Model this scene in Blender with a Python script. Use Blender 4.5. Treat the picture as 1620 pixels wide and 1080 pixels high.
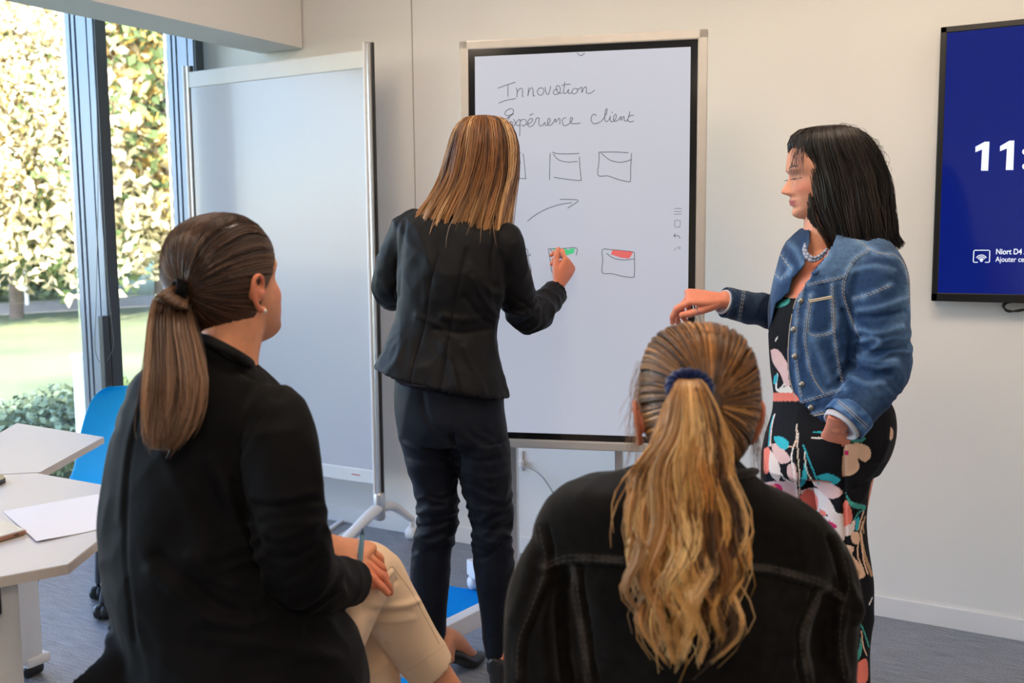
import bpy, bmesh, math, random
import numpy as np
from mathutils import Vector, Matrix
from mathutils.bvhtree import BVHTree

for o in list(bpy.data.objects):
    bpy.data.objects.remove(o)
SC = bpy.context.scene
COL = SC.collection
rng = np.random.default_rng(7)
random.seed(7)

# ------------------------------------------------------------------ camera
YAW, PITCH, ROLL = math.radians(-30.3183), math.radians(6.1556), math.radians(-0.512)
FPX, CAMH = 1589.2, 1.35
def _rot(y, p, r):
    cy, sy, cp, sp, cr, sr = math.cos(y), math.sin(y), math.cos(p), math.sin(p), math.cos(r), math.sin(r)
    f = np.array([sy*cp, cy*cp, -sp]); rt = np.array([cy, -sy, 0.0]); up = np.cross(rt, f)
    return np.array([rt*cr+up*sr, -rt*sr+up*cr, -f])
RC = _rot(YAW, PITCH, ROLL)
CAM = np.array([0, 0, CAMH])
cd = bpy.data.cameras.new('camera')
cd.sensor_width = 36.0; cd.lens = FPX*36/1620; cd.clip_start = 0.05; cd.clip_end = 500
cam = bpy.data.objects.new('camera', cd); COL.objects.link(cam)
M = Matrix([[RC[0][i], RC[1][i], RC[2][i], CAM[i]] for i in range(3)] + [[0, 0, 0, 1]])
cam.matrix_world = M
SC.camera = cam
cd.dof.use_dof = True; cd.dof.focus_distance = 2.75; cd.dof.aperture_fstop = 4.5

# ------------------------------------------------------------------ world, sun, lamps, exposure
SC.view_settings.view_transform = 'Standard'
SC.view_settings.look = 'None'
SC.view_settings.gamma = 1.0
SC.view_settings.use_curve_mapping = False
SC.view_settings.exposure = -0.12
w = bpy.data.worlds.new('sky'); SC.world = w; w.use_nodes = True
nt = w.node_tree; nt.nodes.clear()
wo = nt.nodes.new('ShaderNodeOutputWorld'); bg = nt.nodes.new('ShaderNodeBackground')
sky = nt.nodes.new('ShaderNodeTexSky'); sky.sky_type = 'NISHITA'
sky.sun_disc = False; sky.sun_elevation = math.radians(38); sky.sun_rotation = math.radians(150)
sky.air_density = 1.0; sky.dust_density = .4; sky.ozone_density = 2.2
bg.inputs[1].default_value = 2.2
nt.links.new(sky.outputs[0], bg.inputs[0]); nt.links.new(bg.outputs[0], wo.inputs[0])

def add_light(name, kind, loc, energy, color, size=None, size_y=None, rot=(0, 0, 0), angle=None):
    l = bpy.data.lights.new(name, kind); l.energy = energy; l.color = color
    if kind == 'AREA':
        l.shape = 'RECTANGLE'; l.size = size; l.size_y = size_y or size
    if angle is not None: l.angle = angle
    o = bpy.data.objects.new(name, l); o.location = loc; o.rotation_euler = rot; COL.objects.link(o)
    return o
# sun behind the building: it lights the trees and the lawn, not the room
sun = add_light('sun', 'SUN', (4, -4, 9), 19.0, (1.0, 0.95, 0.86), angle=math.radians(1.0))
sun.rotation_euler = Vector((-0.62, 0.50, -0.60)).to_track_quat('-Z', 'Y').to_euler()
# warm ceiling panels of the room
for lx, ly, e, tilt in ((-2.2, 2.35, 12, .8), (-0.3, 2.35, 17, .8), (1.6, 2.35, 11, .8), (-1.05, 1.75, 20, 0), (-1.75, 0.2, 16, 0), (0.5, -0.7, 28, 0), (2.2, -0.6, 10, 0)):
    add_light('ceiling_lamp', 'AREA', (lx, ly, 2.68), e, (1.0, 0.78, 0.59), 0.6, 0.6, rot=(tilt, 0, 0))

# ------------------------------------------------------------------ helpers: camera geometry
def ray(px, py):
    return RC.T @ np.array([(px-810)/FPX, -(py-540)/FPX, -1.0])
def P(px, py, d):
    return CAM + ray(px, py)*d
def hit(px, py, x=None, y=None, z=None):
    r = ray(px, py)
    t = x/r[0] if x is not None else (y/r[1] if y is not None else (z-CAMH)/r[2])
    return CAM + r*t
def proj(V):
    c = (np.asarray(V, float)-CAM) @ RC.T
    return np.stack([810+FPX*c[..., 0]/-c[..., 2], 540-FPX*c[..., 1]/-c[..., 2], -c[..., 2]], -1)
RIGHT = np.array([RC[0][0], RC[0][1], 0]); RIGHT /= np.linalg.norm(RIGHT)
AWAY = np.array([-RIGHT[1], RIGHT[0], 0])
UPV = np.array([0, 0, 1.0])
def nrm(v):
    v = np.asarray(v, float); return v/(np.linalg.norm(v)+1e-12)

# ------------------------------------------------------------------ helpers: noise
_perm = np.random.default_rng(3).permutation(256); _perm = np.concatenate([_perm, _perm])
_g = np.random.default_rng(4).normal(size=(256, 3)); _g /= np.linalg.norm(_g, axis=1)[:, None]
def pnoise(p):
    p = np.asarray(p, float); i = np.floor(p).astype(int); f = p-i; i &= 255
    u = f*f*f*(f*(f*6-15)+10); r = 0
    for dx in (0, 1):
        for dy in (0, 1):
            for dz in (0, 1):
                h = _perm[_perm[_perm[(i[:, 0]+dx) & 255]+((i[:, 1]+dy) & 255)]+((i[:, 2]+dz) & 255)]
                g = _g[h]; d = (g*(f-np.array([dx, dy, dz]))).sum(1)
                wx = u[:, 0] if dx else 1-u[:, 0]; wy = u[:, 1] if dy else 1-u[:, 1]; wz = u[:, 2] if dz else 1-u[:, 2]
                r = r+d*wx*wy*wz
    return r*1.6

# ------------------------------------------------------------------ helpers: objects
def tag(o, label=None, cat=None, group=None, kind=None):
    if label: o['label'] = label
    if cat: o['category'] = cat
    if group: o['group'] = group
    if kind: o['kind'] = kind
    return o
def empty(name, loc, label=None, cat=None, group=None):
    o = bpy.data.objects.new(name, None); COL.objects.link(o); o.location = loc; o.empty_display_size = .1
    o['_l'] = [float(c) for c in loc]
    return tag(o, label, cat, group)
def link_mesh(name, me, mat, parent=None, smooth=True, origin=None):
    """me is in world coordinates; the object gets its root's location as origin"""
    L = None
    if parent is not None: L = np.array(parent['_l'])
    elif origin is not None: L = np.array(origin, float)
    o = bpy.data.objects.new(name, me)
    if L is not None:
        me.transform(Matrix.Translation(Vector(-L)))
        if parent is None: o.location = Vector(L)
        o['_l'] = [float(c) for c in L]
    else: o['_l'] = [0.0, 0.0, 0.0]
    if parent is not None: o.parent = parent
    if mat is not None:
        me.materials.clear(); me.materials.append(mat)
    if smooth: me.shade_smooth()
    COL.objects.link(o)
    return o
def mesh_from(V, F, name='m'):
    me = bpy.data.meshes.new(name); me.from_pydata([tuple(map(float, v)) for v in V], [], F); me.update()
    return me
def quick_mesh(V, Q, name='m'):
    """V (n,3), Q (m,k) all of k corners"""
    V = np.asarray(V, np.float32); Q = np.asarray(Q, np.int32); k = Q.shape[1]
    me = bpy.data.meshes.new(name); me.vertices.add(len(V)); me.vertices.foreach_set('co', V.ravel())
    me.loops.add(Q.size); me.loops.foreach_set('vertex_index', Q.ravel())
    me.polygons.add(len(Q)); me.polygons.foreach_set('loop_start', np.arange(0, Q.size, k, dtype=np.int32))
    me.update(calc_edges=True); me.validate()
    return me
class MB:
    """collects shapes into one mesh"""
    def __init__(s): s.V = []; s.F = []
    def add(s, V, F):
        n = len(s.V); s.V += [tuple(map(float, v)) for v in V]; s.F += [tuple(i+n for i in f) for f in F]; return s
    def box(s, c, size, ax=None, bev=0.0):
        """box centre c, full size, axes ax (rows), small chamfer"""
        ax = np.eye(3) if ax is None else np.asarray(ax, float)
        h = np.array(size, float)/2; b = min(bev, h.min()*.9)
        V = []; F = []
        if b <= 0:
            for sx in (-1, 1):
                for sy in (-1, 1):
                    for sz in (-1, 1): V.append(np.array(c)+ax.T @ (h*[sx, sy, sz]))
            F = [(0, 1, 3, 2), (4, 6, 7, 5), (0, 4, 5, 1), (2, 3, 7, 6), (0, 2, 6, 4), (1, 5, 7, 3)]
        else:
            bm = bmesh.new(); bmesh.ops.create_cube(bm, size=1.0)
            for v in bm.verts: v.co = Vector((v.co.x*2*h[0], v.co.y*2*h[1], v.co.z*2*h[2]))
            bmesh.ops.bevel(bm, geom=list(bm.edges), offset=b, segments=2, affect='EDGES', profile=.6)
            bm.verts.index_update()
            V = [np.array(c)+ax.T @ np.array(v.co) for v in bm.verts]; F = [tuple(v.index for v in f.verts) for f in bm.faces]
            bm.free()
        return s.add(V, F)
    def prism(s, poly, z0, z1):
        n = len(poly); V = [(x, y, z0) for x, y in poly]+[(x, y, z1) for x, y in poly]
        F = [tuple(range(n-1, -1, -1)), tuple(range(n, 2*n))]+[(i, (i+1) % n, n+(i+1) % n, n+i) for i in range(n)]
        return s.add(V, F)
    def tube(s, pts, r, n=8, smooth_path=0, flat=1.0, up=None):
        V, F = tube(pts, r, n=n, res=smooth_path, flat=flat, up=up); return s.add(V, F)
    def build(s, name, mat, parent=None, smooth=False, origin=None):
        me = mesh_from(s.V, s.F)
        o = link_mesh(name, me, mat, parent, smooth, origin)
        if smooth == 'auto':
            me.set_sharp_from_angle(angle=math.radians(35))
        return o
def catmull(pts, res):
    pts = np.asarray(pts, float)
    if res <= 1 or len(pts) < 3: return pts
    A = np.vstack([2*pts[0]-pts[1], pts, 2*pts[-1]-pts[-2]]); out = []
    for i in range(1, len(A)-2):
        p0, p1, p2, p3 = A[i-1:i+3]
        for t in np.linspace(0, 1, res, endpoint=False):
            out.append(.5*((2*p1)+(-p0+p2)*t+(2*p0-5*p1+4*p2-p3)*t*t+(-p0+3*p1-3*p2+p3)*t**3))
    out.append(A[-2]); return np.array(out)
def tube(pts, r, n=14, res=0, flat=1.0, up=None, hollow=False, round_ends=True, closed=False):
    """swept tube through pts with radii r; flat scales the second axis; hollow = sunken far end (a cuff)"""
    pts = np.asarray(pts, float); r = np.broadcast_to(np.asarray(r, float), (len(pts),)).copy()
    if res:
        q = catmull(np.hstack([pts, r[:, None]]), res); pts, r = q[:, :3], q[:, 3]
    T = np.gradient(pts, axis=0)
    if closed: T = np.roll(pts, -1, 0)-np.roll(pts, 1, 0)
    T /= np.linalg.norm(T, axis=1)[:, None]+1e-12
    u = nrm(np.cross(T[0], up if up is not None else (UPV if abs(T[0][2]) < .9 else RIGHT)))
    rings = []
    seq = []
    if not closed and round_ends:
        for a in (.0, .35, .7, .93): seq.append((pts[0]-T[0]*r[0]*math.sqrt(max(0, 1-(max(a, .01))**2))*.6, T[0], max(r[0]*a, 1e-5)))
    for i in range(len(pts)): seq.append((pts[i], T[i], r[i]))
    e = pts[-1]; t = T[-1]; re = r[-1]
    if hollow:
        seq += [(e+t*.001, t, re*.93), (e-t*.004, t, re*.86), (e-t*.03, t, re*.8), (e-t*.032, t, re*.3)]
    elif not closed and round_ends:
        for a in (.93, .7, .35, .0): seq.append((e+t*re*math.sqrt(1-max(a, .01)**2)*.6, t, max(re*a, 1e-5)))
    V = []
    fl = np.broadcast_to(np.asarray(flat, float), (1,))[0]
    for (c, t, rr) in seq:
        u = nrm(u-t*np.dot(u, t)); v = np.cross(t, u)
        for k in range(n):
            a = 2*math.pi*k/n; V.append(c+u*math.cos(a)*rr+v*math.sin(a)*rr*fl)
    m = len(seq); F = []
    for i in range(m if closed else m-1):
        for k in range(n):
            a, b = i*n+k, i*n+(k+1) % n; c, d = ((i+1) % m)*n+(k+1) % n, ((i+1) % m)*n+k
            F.append((a, b, c, d))
    if not closed:
        F.append(tuple(range(n-1, -1, -1))); F.append(tuple((m-1)*n+k for k in range(n)))
    return V, F
def loft(secs, n=40, p=2.0, res=0, hollow=False, cap=True):
    """secs: list of (centre, uvec, vvec[, p]); superellipse rings"""
    A = np.array([np.concatenate([s[0], s[1], s[2], [s[3] if len(s) > 3 else p]]) for s in secs], float)
    if res: A = catmull(A, res)
    V = []; rings = [A[i] for i in range(len(A))]
    if hollow:
        e = rings[-1]; d = nrm(e[:3]-rings[-2][:3])
        for k, s in ((.001, .96), (-.006, .92), (-.035, .88), (-.04, .3)):
            q = e.copy(); q[:3] = e[:3]+d*k; q[3:9] *= s; rings.append(q)
    for q in rings:
        for k in range(n):
            a = 2*math.pi*k/n; c, s_ = math.cos(a), math.sin(a); e = 2/q[9]
            cc = math.copysign(abs(c)**e, c); ss = math.copysign(abs(s_)**e, s_)
            V.append(q[:3]+q[3:6]*cc+q[6:9]*ss)
    m = len(rings); F = []
    for i in range(m-1):
        for k in range(n):
            F.append((i*n+k, i*n+(k+1) % n, (i+1)*n+(k+1) % n, (i+1)*n+k))
    F.append(tuple(range(n-1, -1, -1))); F.append(tuple((m-1)*n+k for k in range(n)))
    return V, F
def S(L, R, d, b, p=2.0, dd=0.0):
    """cross-section seen between image points L and R at distance d; b = half depth along the view; dd = how much nearer the right end is"""
    A = P(L[0], L[1], d+dd/2); B = P(R[0], R[1], d-dd/2)
    c = (A+B)/2; u = (B-A)/2
    v = np.cross(UPV, nrm(u)); v = nrm(v-UPV*v[2])
    return (c, u, v*b, p)
def fuse(parts, voxel, smooth=2, keep=1.0):
    """union of closed shapes -> one continuous surface"""
    mb = MB()
    for V, F in parts: mb.add(V, F)
    me = mesh_from(mb.V, mb.F)
    bm = bmesh.new(); bm.from_mesh(me); bmesh.ops.recalc_face_normals(bm, faces=bm.faces); bm.to_mesh(me); bm.free()
    o = bpy.data.objects.new('tmp', me); COL.objects.link(o)
    m = o.modifiers.new('r', 'REMESH'); m.mode = 'VOXEL'; m.voxel_size = voxel
    if smooth:
        s = o.modifiers.new('s', 'SMOOTH'); s.iterations = smooth; s.factor = .5
    if keep < 1:
        d = o.modifiers.new('d', 'DECIMATE'); d.ratio = keep
    dg = bpy.context.evaluated_depsgraph_get(); dg.update()
    out = bpy.data.meshes.new_from_object(o.evaluated_get(dg))
    bpy.data.objects.remove(o); bpy.data.meshes.remove(me)
    return out
def co_no(me):
    n = len(me.vertices); co = np.empty(n*3, np.float32); me.vertices.foreach_get('co', co)
    no = np.empty(n*3, np.float32); me.vertex_normals.foreach_get('vector', no)
    return co.reshape(-1, 3).astype(float), no.reshape(-1, 3).astype(float)
def set_co(me, co):
    me.vertices.foreach_set('co', np.asarray(co, np.float32).ravel()); me.update()
def smooth_np(me, it=4, f=.5, mask=None):
    co, _ = co_no(me); e = np.empty(len(me.edges)*2, np.int32); me.edges.foreach_get('vertices', e); e = e.reshape(-1, 2)
    cnt = np.bincount(e.ravel(), minlength=len(co))[:, None]+1e-9
    for _ in range(it):
        a = np.zeros_like(co)
        for k in range(3):
            a[:, k] = np.bincount(e[:, 0], co[e[:, 1], k], len(co))+np.bincount(e[:, 1], co[e[:, 0], k], len(co))
        d = (a/cnt-co)*f
        co += d if mask is None else d*mask[:, None]
    set_co(me, co)
def seg_dist(q, pts):
    """distance of 2-D points q to a polyline, and the side"""
    best = np.full(len(q), 1e9); side = np.zeros(len(q))
    for a, b in zip(pts[:-1], pts[1:]):
        a = np.array(a, float); b = np.array(b, float); ab = b-a; L = ab @ ab+1e-9
        t = np.clip(((q-a) @ ab)/L, 0, 1); dv = q-(a+t[:, None]*ab); d = np.hypot(dv[:, 0], dv[:, 1])
        m = d < best; best[m] = d[m]; side[m] = (ab[0]*dv[m, 1]-ab[1]*dv[m, 0])/math.sqrt(L)
    return best, side
def sculpt(me, lines, gate=None):
    """push folds and seams into a garment: lines of (image polyline, width px, height m)"""
    co, no = co_no(me); pj = proj(co); q = pj[:, :2]
    view = co-CAM; view /= np.linalg.norm(view, axis=1)[:, None]
    face = np.clip(-(no*view).sum(1)*2.5, 0, 1)
    disp = np.zeros(len(co))
    for L in lines:
        pts, wd, amp = L[:3]
        pts2 = catmull(np.array(pts, float), 6) if len(pts) > 2 else np.array(pts, float)
        lo, hi = pts2.min(0)-wd*3, pts2.max(0)+wd*3
        idx = np.where((q[:, 0] > lo[0]) & (q[:, 0] < hi[0]) & (q[:, 1] > lo[1]) & (q[:, 1] < hi[1]))[0]
        if not len(idx): continue
        if len(L) > 3 and L[3] is not None: idx = idx[(pj[idx, 2] > L[3][0]) & (pj[idx, 2] < L[3][1])]
        d, _ = seg_dist(q[idx], pts2)
        disp[idx] += amp*np.exp(-(d/wd)**2)*face[idx]
    set_co(me, co+no*disp[:, None])
    return disp
def wrinkle(me, amp, scale=(6, 6, 6), seed=0, ridge=True, mask=None):
    co, no = co_no(me); s = np.array(scale, float)
    n = pnoise(co*s+seed*17.3+.7*pnoise(co*s*.5+5)[:, None])
    if ridge: n = 1-2*np.abs(n)*1.6
    d = amp*n
    if mask is not None: d = d*mask(co)
    set_co(me, co+no*d[:, None])
def limb_folds(me, joint, radius, axis, amp, freq, seed=0):
    """compression folds around a joint: rings across the limb axis, broken up by noise"""
    co, no = co_no(me); j = np.asarray(joint, float); ax = nrm(axis)
    r = co-j; dist = np.linalg.norm(r, axis=1); idx = np.where(dist < radius*1.6)[0]
    c = co[idx]; s = (r[idx] @ ax)
    wv = pnoise(c*np.array([9, 9, 9.])+seed*7.7)
    ph = s*freq+wv*1.6
    f = 1-np.abs(np.sin(ph*math.pi))*1.6
    a = amp*f*np.exp(-(dist[idx]/radius)**2*1.3)*(0.55+.8*np.clip(pnoise(c*14+seed*3.1)+.5, 0, 1))
    co[idx] += no[idx]*a[:, None]; set_co(me, co)
def in_poly(q, poly):
    poly = np.asarray(poly, float); x, y = q[:, 0], q[:, 1]; r = np.zeros(len(q), bool); j = len(poly)-1
    for i in range(len(poly)):
        xi, yi = poly[i]; xj, yj = poly[j]
        c = ((yi > y) != (yj > y)) & (x < (xj-xi)*(y-yi)/((yj-yi)+1e-12)+xi); r ^= c; j = i
    return r
def set_col(me, cols, name='Col'):
    a = me.color_attributes.get(name) or me.color_attributes.new(name, 'FLOAT_COLOR', 'POINT')
    c = np.ones((len(me.vertices), 4), np.float32); c[:, :3] = cols; a.data.foreach_set('color', c.ravel())
def srgb(*c):
    c = np.array(c, float)/255; return np.where(c <= .04045, c/12.92, ((c+.055)/1.055)**2.4)
def join_meshes(ms):
    bm = bmesh.new()
    for m in ms: bm.from_mesh(m)
    out = bpy.data.meshes.new('j'); bm.to_mesh(out); bm.free()
    return out
def drape(me_world_bvh, px, radius, off=0.0, step=2.0, dash=None):
    """a thread laid on a garment along an image polyline; returns list of 3-D polylines"""
    pts = catmull(np.array(px, float), 8) if len(px) > 2 else np.array(px, float)
    seg = np.linalg.norm(np.diff(pts, axis=0), axis=1); s = np.concatenate([[0], np.cumsum(seg)])
    m = max(2, int(s[-1]/step)); t = np.linspace(0, s[-1], m)
    q = np.stack([np.interp(t, s, pts[:, 0]), np.interp(t, s, pts[:, 1])], 1); run = []; out = []
    for a in q:
        h = me_world_bvh.ray_cast(Vector(CAM), Vector(ray(*a)))
        if h[0] is not None:
            p = np.array(h[0])+np.array(h[1])*off
            if run and np.linalg.norm(run[-1]-p) > .03: out.append(run); run = []
            run.append(p)
        else:
            if len(run) > 1: out.append(run)
            run = []
    out = [q_ for q_ in out+[run] if len(q_) > 1]
    if dash:
        res = []
        for r in out:
            for i in range(0, len(r)-dash[0], dash[0]+dash[1]-1): res.append(r[i:i+dash[0]])
        res = [q_ for q_ in res if len(q_) > 1]
        out = res
    return out
def bvh_of(me):
    co, _ = co_no(me); return BVHTree.FromPolygons([Vector(c) for c in co], [tuple(p.vertices) for p in me.polygons])

# ------------------------------------------------------------------ materials
def mat(name, col=(.8, .8, .8), rough=.5, metal=0.0, spec=.5, emit=None, emit_s=0, sheen=0, coat=0, sss=0,
        noise=None, bump=None, attr=None, alpha=None):
    m = bpy.data.materials.new(name); m.use_nodes = True; nt = m.node_tree; b = nt.nodes['Principled BSDF']
    b.inputs['Base Color'].default_value = (*col, 1); b.inputs['Roughness'].default_value = rough
    b.inputs['Metallic'].default_value = metal; b.inputs['Specular IOR Level'].default_value = spec
    if emit is not None:
        b.inputs['Emission Color'].default_value = (*emit, 1); b.inputs['Emission Strength'].default_value = emit_s
    if sheen: b.inputs['Sheen Weight'].default_value = sheen; b.inputs['Sheen Roughness'].default_value = .4
    if coat: b.inputs['Coat Weight'].default_value = coat
    if sss:
        b.inputs['Subsurface Weight'].default_value = sss; b.inputs['Subsurface Radius'].default_value = (1, .35, .2); b.inputs['Subsurface Scale'].default_value = .008
    tc = nt.nodes.new('ShaderNodeTexCoord'); last = None
    if attr:
        a = nt.nodes.new('ShaderNodeAttribute'); a.attribute_name = attr; last = a.outputs['Color']
        nt.links.new(last, b.inputs['Base Color'])
    if noise:
        sc, amt = noise[:2]; mp = nt.nodes.new('ShaderNodeMapping')
        mp.inputs['Scale'].default_value = noise[2] if len(noise) > 2 else (1, 1, 1)
        n = nt.nodes.new('ShaderNodeTexNoise'); n.inputs['Scale'].default_value = sc; n.inputs['Detail'].default_value = 5
        nt.links.new(tc.outputs['Object'], mp.inputs[0]); nt.links.new(mp.outputs[0], n.inputs['Vector'])
        r = nt.nodes.new('ShaderNodeMapRange'); r.inputs[1].default_value = .3; r.inputs[2].default_value = .7
        r.inputs[3].default_value = 1-amt; r.inputs[4].default_value = 1+amt
        nt.links.new(n.outputs[0], r.inputs[0])
        mx = nt.nodes.new('ShaderNodeVectorMath'); mx.operation = 'SCALE'
        if last is not None: nt.links.new(last, mx.inputs[0])
        else: mx.inputs[0].default_value = col
        nt.links.new(r.outputs[0], mx.inputs['Scale']); nt.links.new(mx.outputs[0], b.inputs['Base Color'])
    if bump:
        sc, st = bump[:2]; mp = nt.nodes.new('ShaderNodeMapping')
        mp.inputs['Scale'].default_value = bump[2] if len(bump) > 2 else (1, 1, 1)
        n = nt.nodes.new('ShaderNodeTexNoise'); n.inputs['Scale'].default_value = sc; n.inputs['Detail'].default_value = 3
        bp = nt.nodes.new('ShaderNodeBump'); bp.inputs['Strength'].default_value = st; bp.inputs['Distance'].default_value = .002
        nt.links.new(tc.outputs['Object'], mp.inputs[0]); nt.links.new(mp.outputs[0], n.inputs['Vector'])
        nt.links.new(n.outputs[0], bp.inputs['Height']); nt.links.new(bp.outputs[0], b.inputs['Normal'])
    return m
M_WALL = mat('wall_paint', (.80, .785, .76), .85, spec=.25, noise=(3, .012), bump=(220, .04))
M_CEIL = mat('ceiling_paint', (.78, .76, .72), .9, spec=.2)
M_BASE = mat('white_skirting', (.82, .81, .80), .45)
M_ALU = mat('brushed_aluminium', (.62, .62, .62), .32, .85, noise=(40, .06, (1, 1, .05)))
M_SATIN = mat('satin_silver_frame', (.55, .52, .49), .42, .35, noise=(30, .03))
M_WHITEMETAL = mat('white_powder_coat', (.78, .78, .79), .35)
M_BLACKPL = mat('black_plastic', (.012, .012, .013), .3)
M_BLACKGLASS = mat('black_glass_bezel', (.008, .008, .009), .12)
M_WBOARD = mat('whiteboard_enamel', (.53, .555, .60), .22, coat=.3)
M_SHELL = mat('cyan_moulded_plastic', tuple(srgb(0, 170, 240)), .38)
M_GREY = mat('grey_metal', (.13, .135, .14), .4, .6)
M_FRAME = mat('grey_blue_window_frame', (.24, .29, .37), .35, .2)
M_FRAMED = mat('dark_window_frame', (.055, .065, .075), .4, .2)
M_TABLE = mat('white_laminate', (.52, .515, .54), .38, noise=(8, .01))
M_EDGE = mat('beige_edge_band', (.66, .59, .54), .5)
M_PAPER = mat('white_paper', (.80, .80, .84), .8, bump=(8, .15))
# ------------------------------------------------------------------ the room
YB, XG, ZC = 3.6, -4.0, 2.75
def carpet_mat():
    m = bpy.data.materials.new('ribbed_grey_carpet'); m.use_nodes = True; nt = m.node_tree; b = nt.nodes['Principled BSDF']
    N, L = nt.nodes.new, nt.links.new
    tc = N('ShaderNodeTexCoord'); mp = N('ShaderNodeMapping'); mp.inputs['Scale'].default_value = (9, 190, 1)
    mp.inputs['Rotation'].default_value = (0, 0, math.radians(0))
    n1 = N('ShaderNodeTexNoise'); n1.inputs['Scale'].default_value = 1; n1.inputs['Detail'].default_value = 6; n1.inputs['Roughness'].default_value = .7
    n2 = N('ShaderNodeTexNoise'); n2.inputs['Scale'].default_value = 260; n2.inputs['Detail'].default_value = 2
    L(tc.outputs['Object'], mp.inputs[0]); L(mp.outputs[0], n1.inputs['Vector']); L(tc.outputs['Object'], n2.inputs['Vector'])
    ad = N('ShaderNodeMath'); ad.operation = 'ADD'; L(n1.outputs[0], ad.inputs[0]); L(n2.outputs[0], ad.inputs[1])
    cr = N('ShaderNodeValToRGB'); cr.color_ramp.elements[0].position = .36; cr.color_ramp.elements[1].position = .66
    cr.color_ramp.elements[0].color = (.028, .030, .036, 1); cr.color_ramp.elements[1].color = (.42, .455, .53, 1)
    dv = N('ShaderNodeMath'); dv.operation = 'MULTIPLY'; dv.inputs[1].default_value = .5; L(ad.outputs[0], dv.inputs[0])
    L(dv.outputs[0], cr.inputs[0]); L(cr.outputs[0], b.inputs['Base Color'])
    bp = N('ShaderNodeBump'); bp.inputs['Strength'].default_value = .5; bp.inputs['Distance'].default_value = .004
    L(dv.outputs[0], bp.inputs['Height']); L(bp.outputs[0], b.inputs['Normal']); b.inputs['Roughness'].default_value = .42
    b.inputs['Specular IOR Level'].default_value = 1.0
    return m
M_CARPET = carpet_mat()
M_BLUECARPET = mat('blue_carpet', tuple(srgb(0, 135, 220)), .95, spec=.1, noise=(60, .18, (1, 8, 1)), bump=(200, .5))
def struct(name, mb, m, smooth=False): return tag(mb.build(name, m, smooth=smooth), kind='structure')
struct('floor', MB().box((-.75, .05, -.05), (6.7, 7.3, .1)), M_CARPET)
struct('ceiling', MB().box((-.55, .05, ZC+.05), (6.3, 7.3, .1)), M_CEIL)
# far wall: two leaves meeting in a shadow joint
bw = MB()
bw.box(((-4.1-2.589)/2, YB+.06, 1.375), (4.1-2.589-.002, .12, 2.75)); bw.box(((2.6-2.585)/2, YB+.06, 1.375), (2.6+2.585-.002, .12, 2.75))
bw.box((-.75, YB+.10, 1.375), (6.7, .05, 2.75))
struct('wall_far', bw, M_WALL)
struct('wall_right', MB().box((2.66, .05, 1.375), (.12, 7.3, 2.75)), M_WALL)
struct('wall_near', MB().box((-.75, -3.56, 1.375), (6.7, .12, 2.75)), M_WALL)
lw = MB(); lw.box((-4.06, -2.9, 1.375), (.12, 1.4, 2.75)); lw.box((-4.06, .05, 2.70), (.14, 7.3, .16))
struct('wall_left', lw, M_WALL)
struct('baseboard_far', MB().box((-.7, YB-.006, .036), (6.6, .012, .072), bev=.002), M_BASE)
struct('baseboard_right', MB().box((2.594, .05, .036), (.012, 7.0, .072), bev=.002), M_BASE)
# plaster soffit that hides the blinds above the window
so = MB(); so.box(((-3.457-3.197)/2, .05, (2.2+ZC)/2), (.26, 7.08, ZC-2.2))
struct('trim_1', so, M_CEIL)
struct('trim_2', MB().box((-3.73, .05, ZC-.03), (.53, 7.08, .06)), M_WALL)

# glazed wall: frames, glass and a glass guard rail
def glass_mat():
    m = bpy.data.materials.new('window_glass'); m.use_nodes = True; nt = m.node_tree; nt.nodes.clear()
    o = nt.nodes.new('ShaderNodeOutputMaterial'); t = nt.nodes.new('ShaderNodeBsdfTransparent'); g = nt.nodes.new('ShaderNodeBsdfGlossy')
    t.inputs[0].default_value = (.97, .96, .97, 1); g.inputs['Roughness'].default_value = .02
    mx = nt.nodes.new('ShaderNodeMixShader'); fr = nt.nodes.new('ShaderNodeFresnel'); fr.inputs[0].default_value = 1.45
    mu = nt.nodes.new('ShaderNodeMath'); mu.operation = 'MULTIPLY'; mu.inputs[1].default_value = .6
    nt.links.new(fr.outputs[0], mu.inputs[0]); nt.links.new(mu.outputs[0], mx.inputs[0])
    nt.links.new(t.outputs[0], mx.inputs[1]); nt.links.new(g.outputs[0], mx.inputs[2]); nt.links.new(mx.outputs[0], o.inputs[0])
    return m
M_GLASS = glass_mat()
bays = [(-2.2, -.55), (-.55, 1.1), (1.1, 2.972), (2.972, 3.53)]
for i, (y0, y1) in enumerate(bays):
    wroot = empty('window_%d' % (i+1), (XG, (y0+y1)/2, 0)); tag(wroot, kind='structure')
    MB().box((XG, (y0+y1)/2, 1.33), (.012, y1-y0-.06, 2.62)).build('pane', M_GLASS, wroot)
    f = MB()
    for yy in ((y0+.012), (y1-.012)): f.box((XG+.02, yy, 1.33), (.03, .024, 2.62), bev=.004)
    f.box((XG, (y0+y1)/2, .04), (.07, y1-y0-.06, .08), bev=.004); f.box((XG, (y0+y1)/2, 2.6), (.07, y1-y0-.06, .08), bev=.004)
    f.build('window_frame', M_FRAME, wroot)
def mullion(y, w_=.055):
    root = empty('window_mullion', (XG, y, 0)); tag(root, kind='structure')
    b = MB(); b.box((-3.895, y+w_/2, 1.37), (.182, w_-.006, 2.74), bev=.002)
    for x0, x1, e in ((-3.985, -3.955, .008), (-3.945, -3.925, .006), (-3.915, -3.85, .004), (-3.842, -3.806, .004)):
        b.box(((x0+x1)/2, y+w_/2, 1.37), (x1-x0, w_+2*e, 2.74), bev=.0015)
    b.build('post', M_FRAME, root)
    MB().box((-3.8, y+w_/2+.001, 1.37), (.010, w_, 2.74), bev=.002).build('inner_cap', M_FRAMED, root)
    return root
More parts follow.
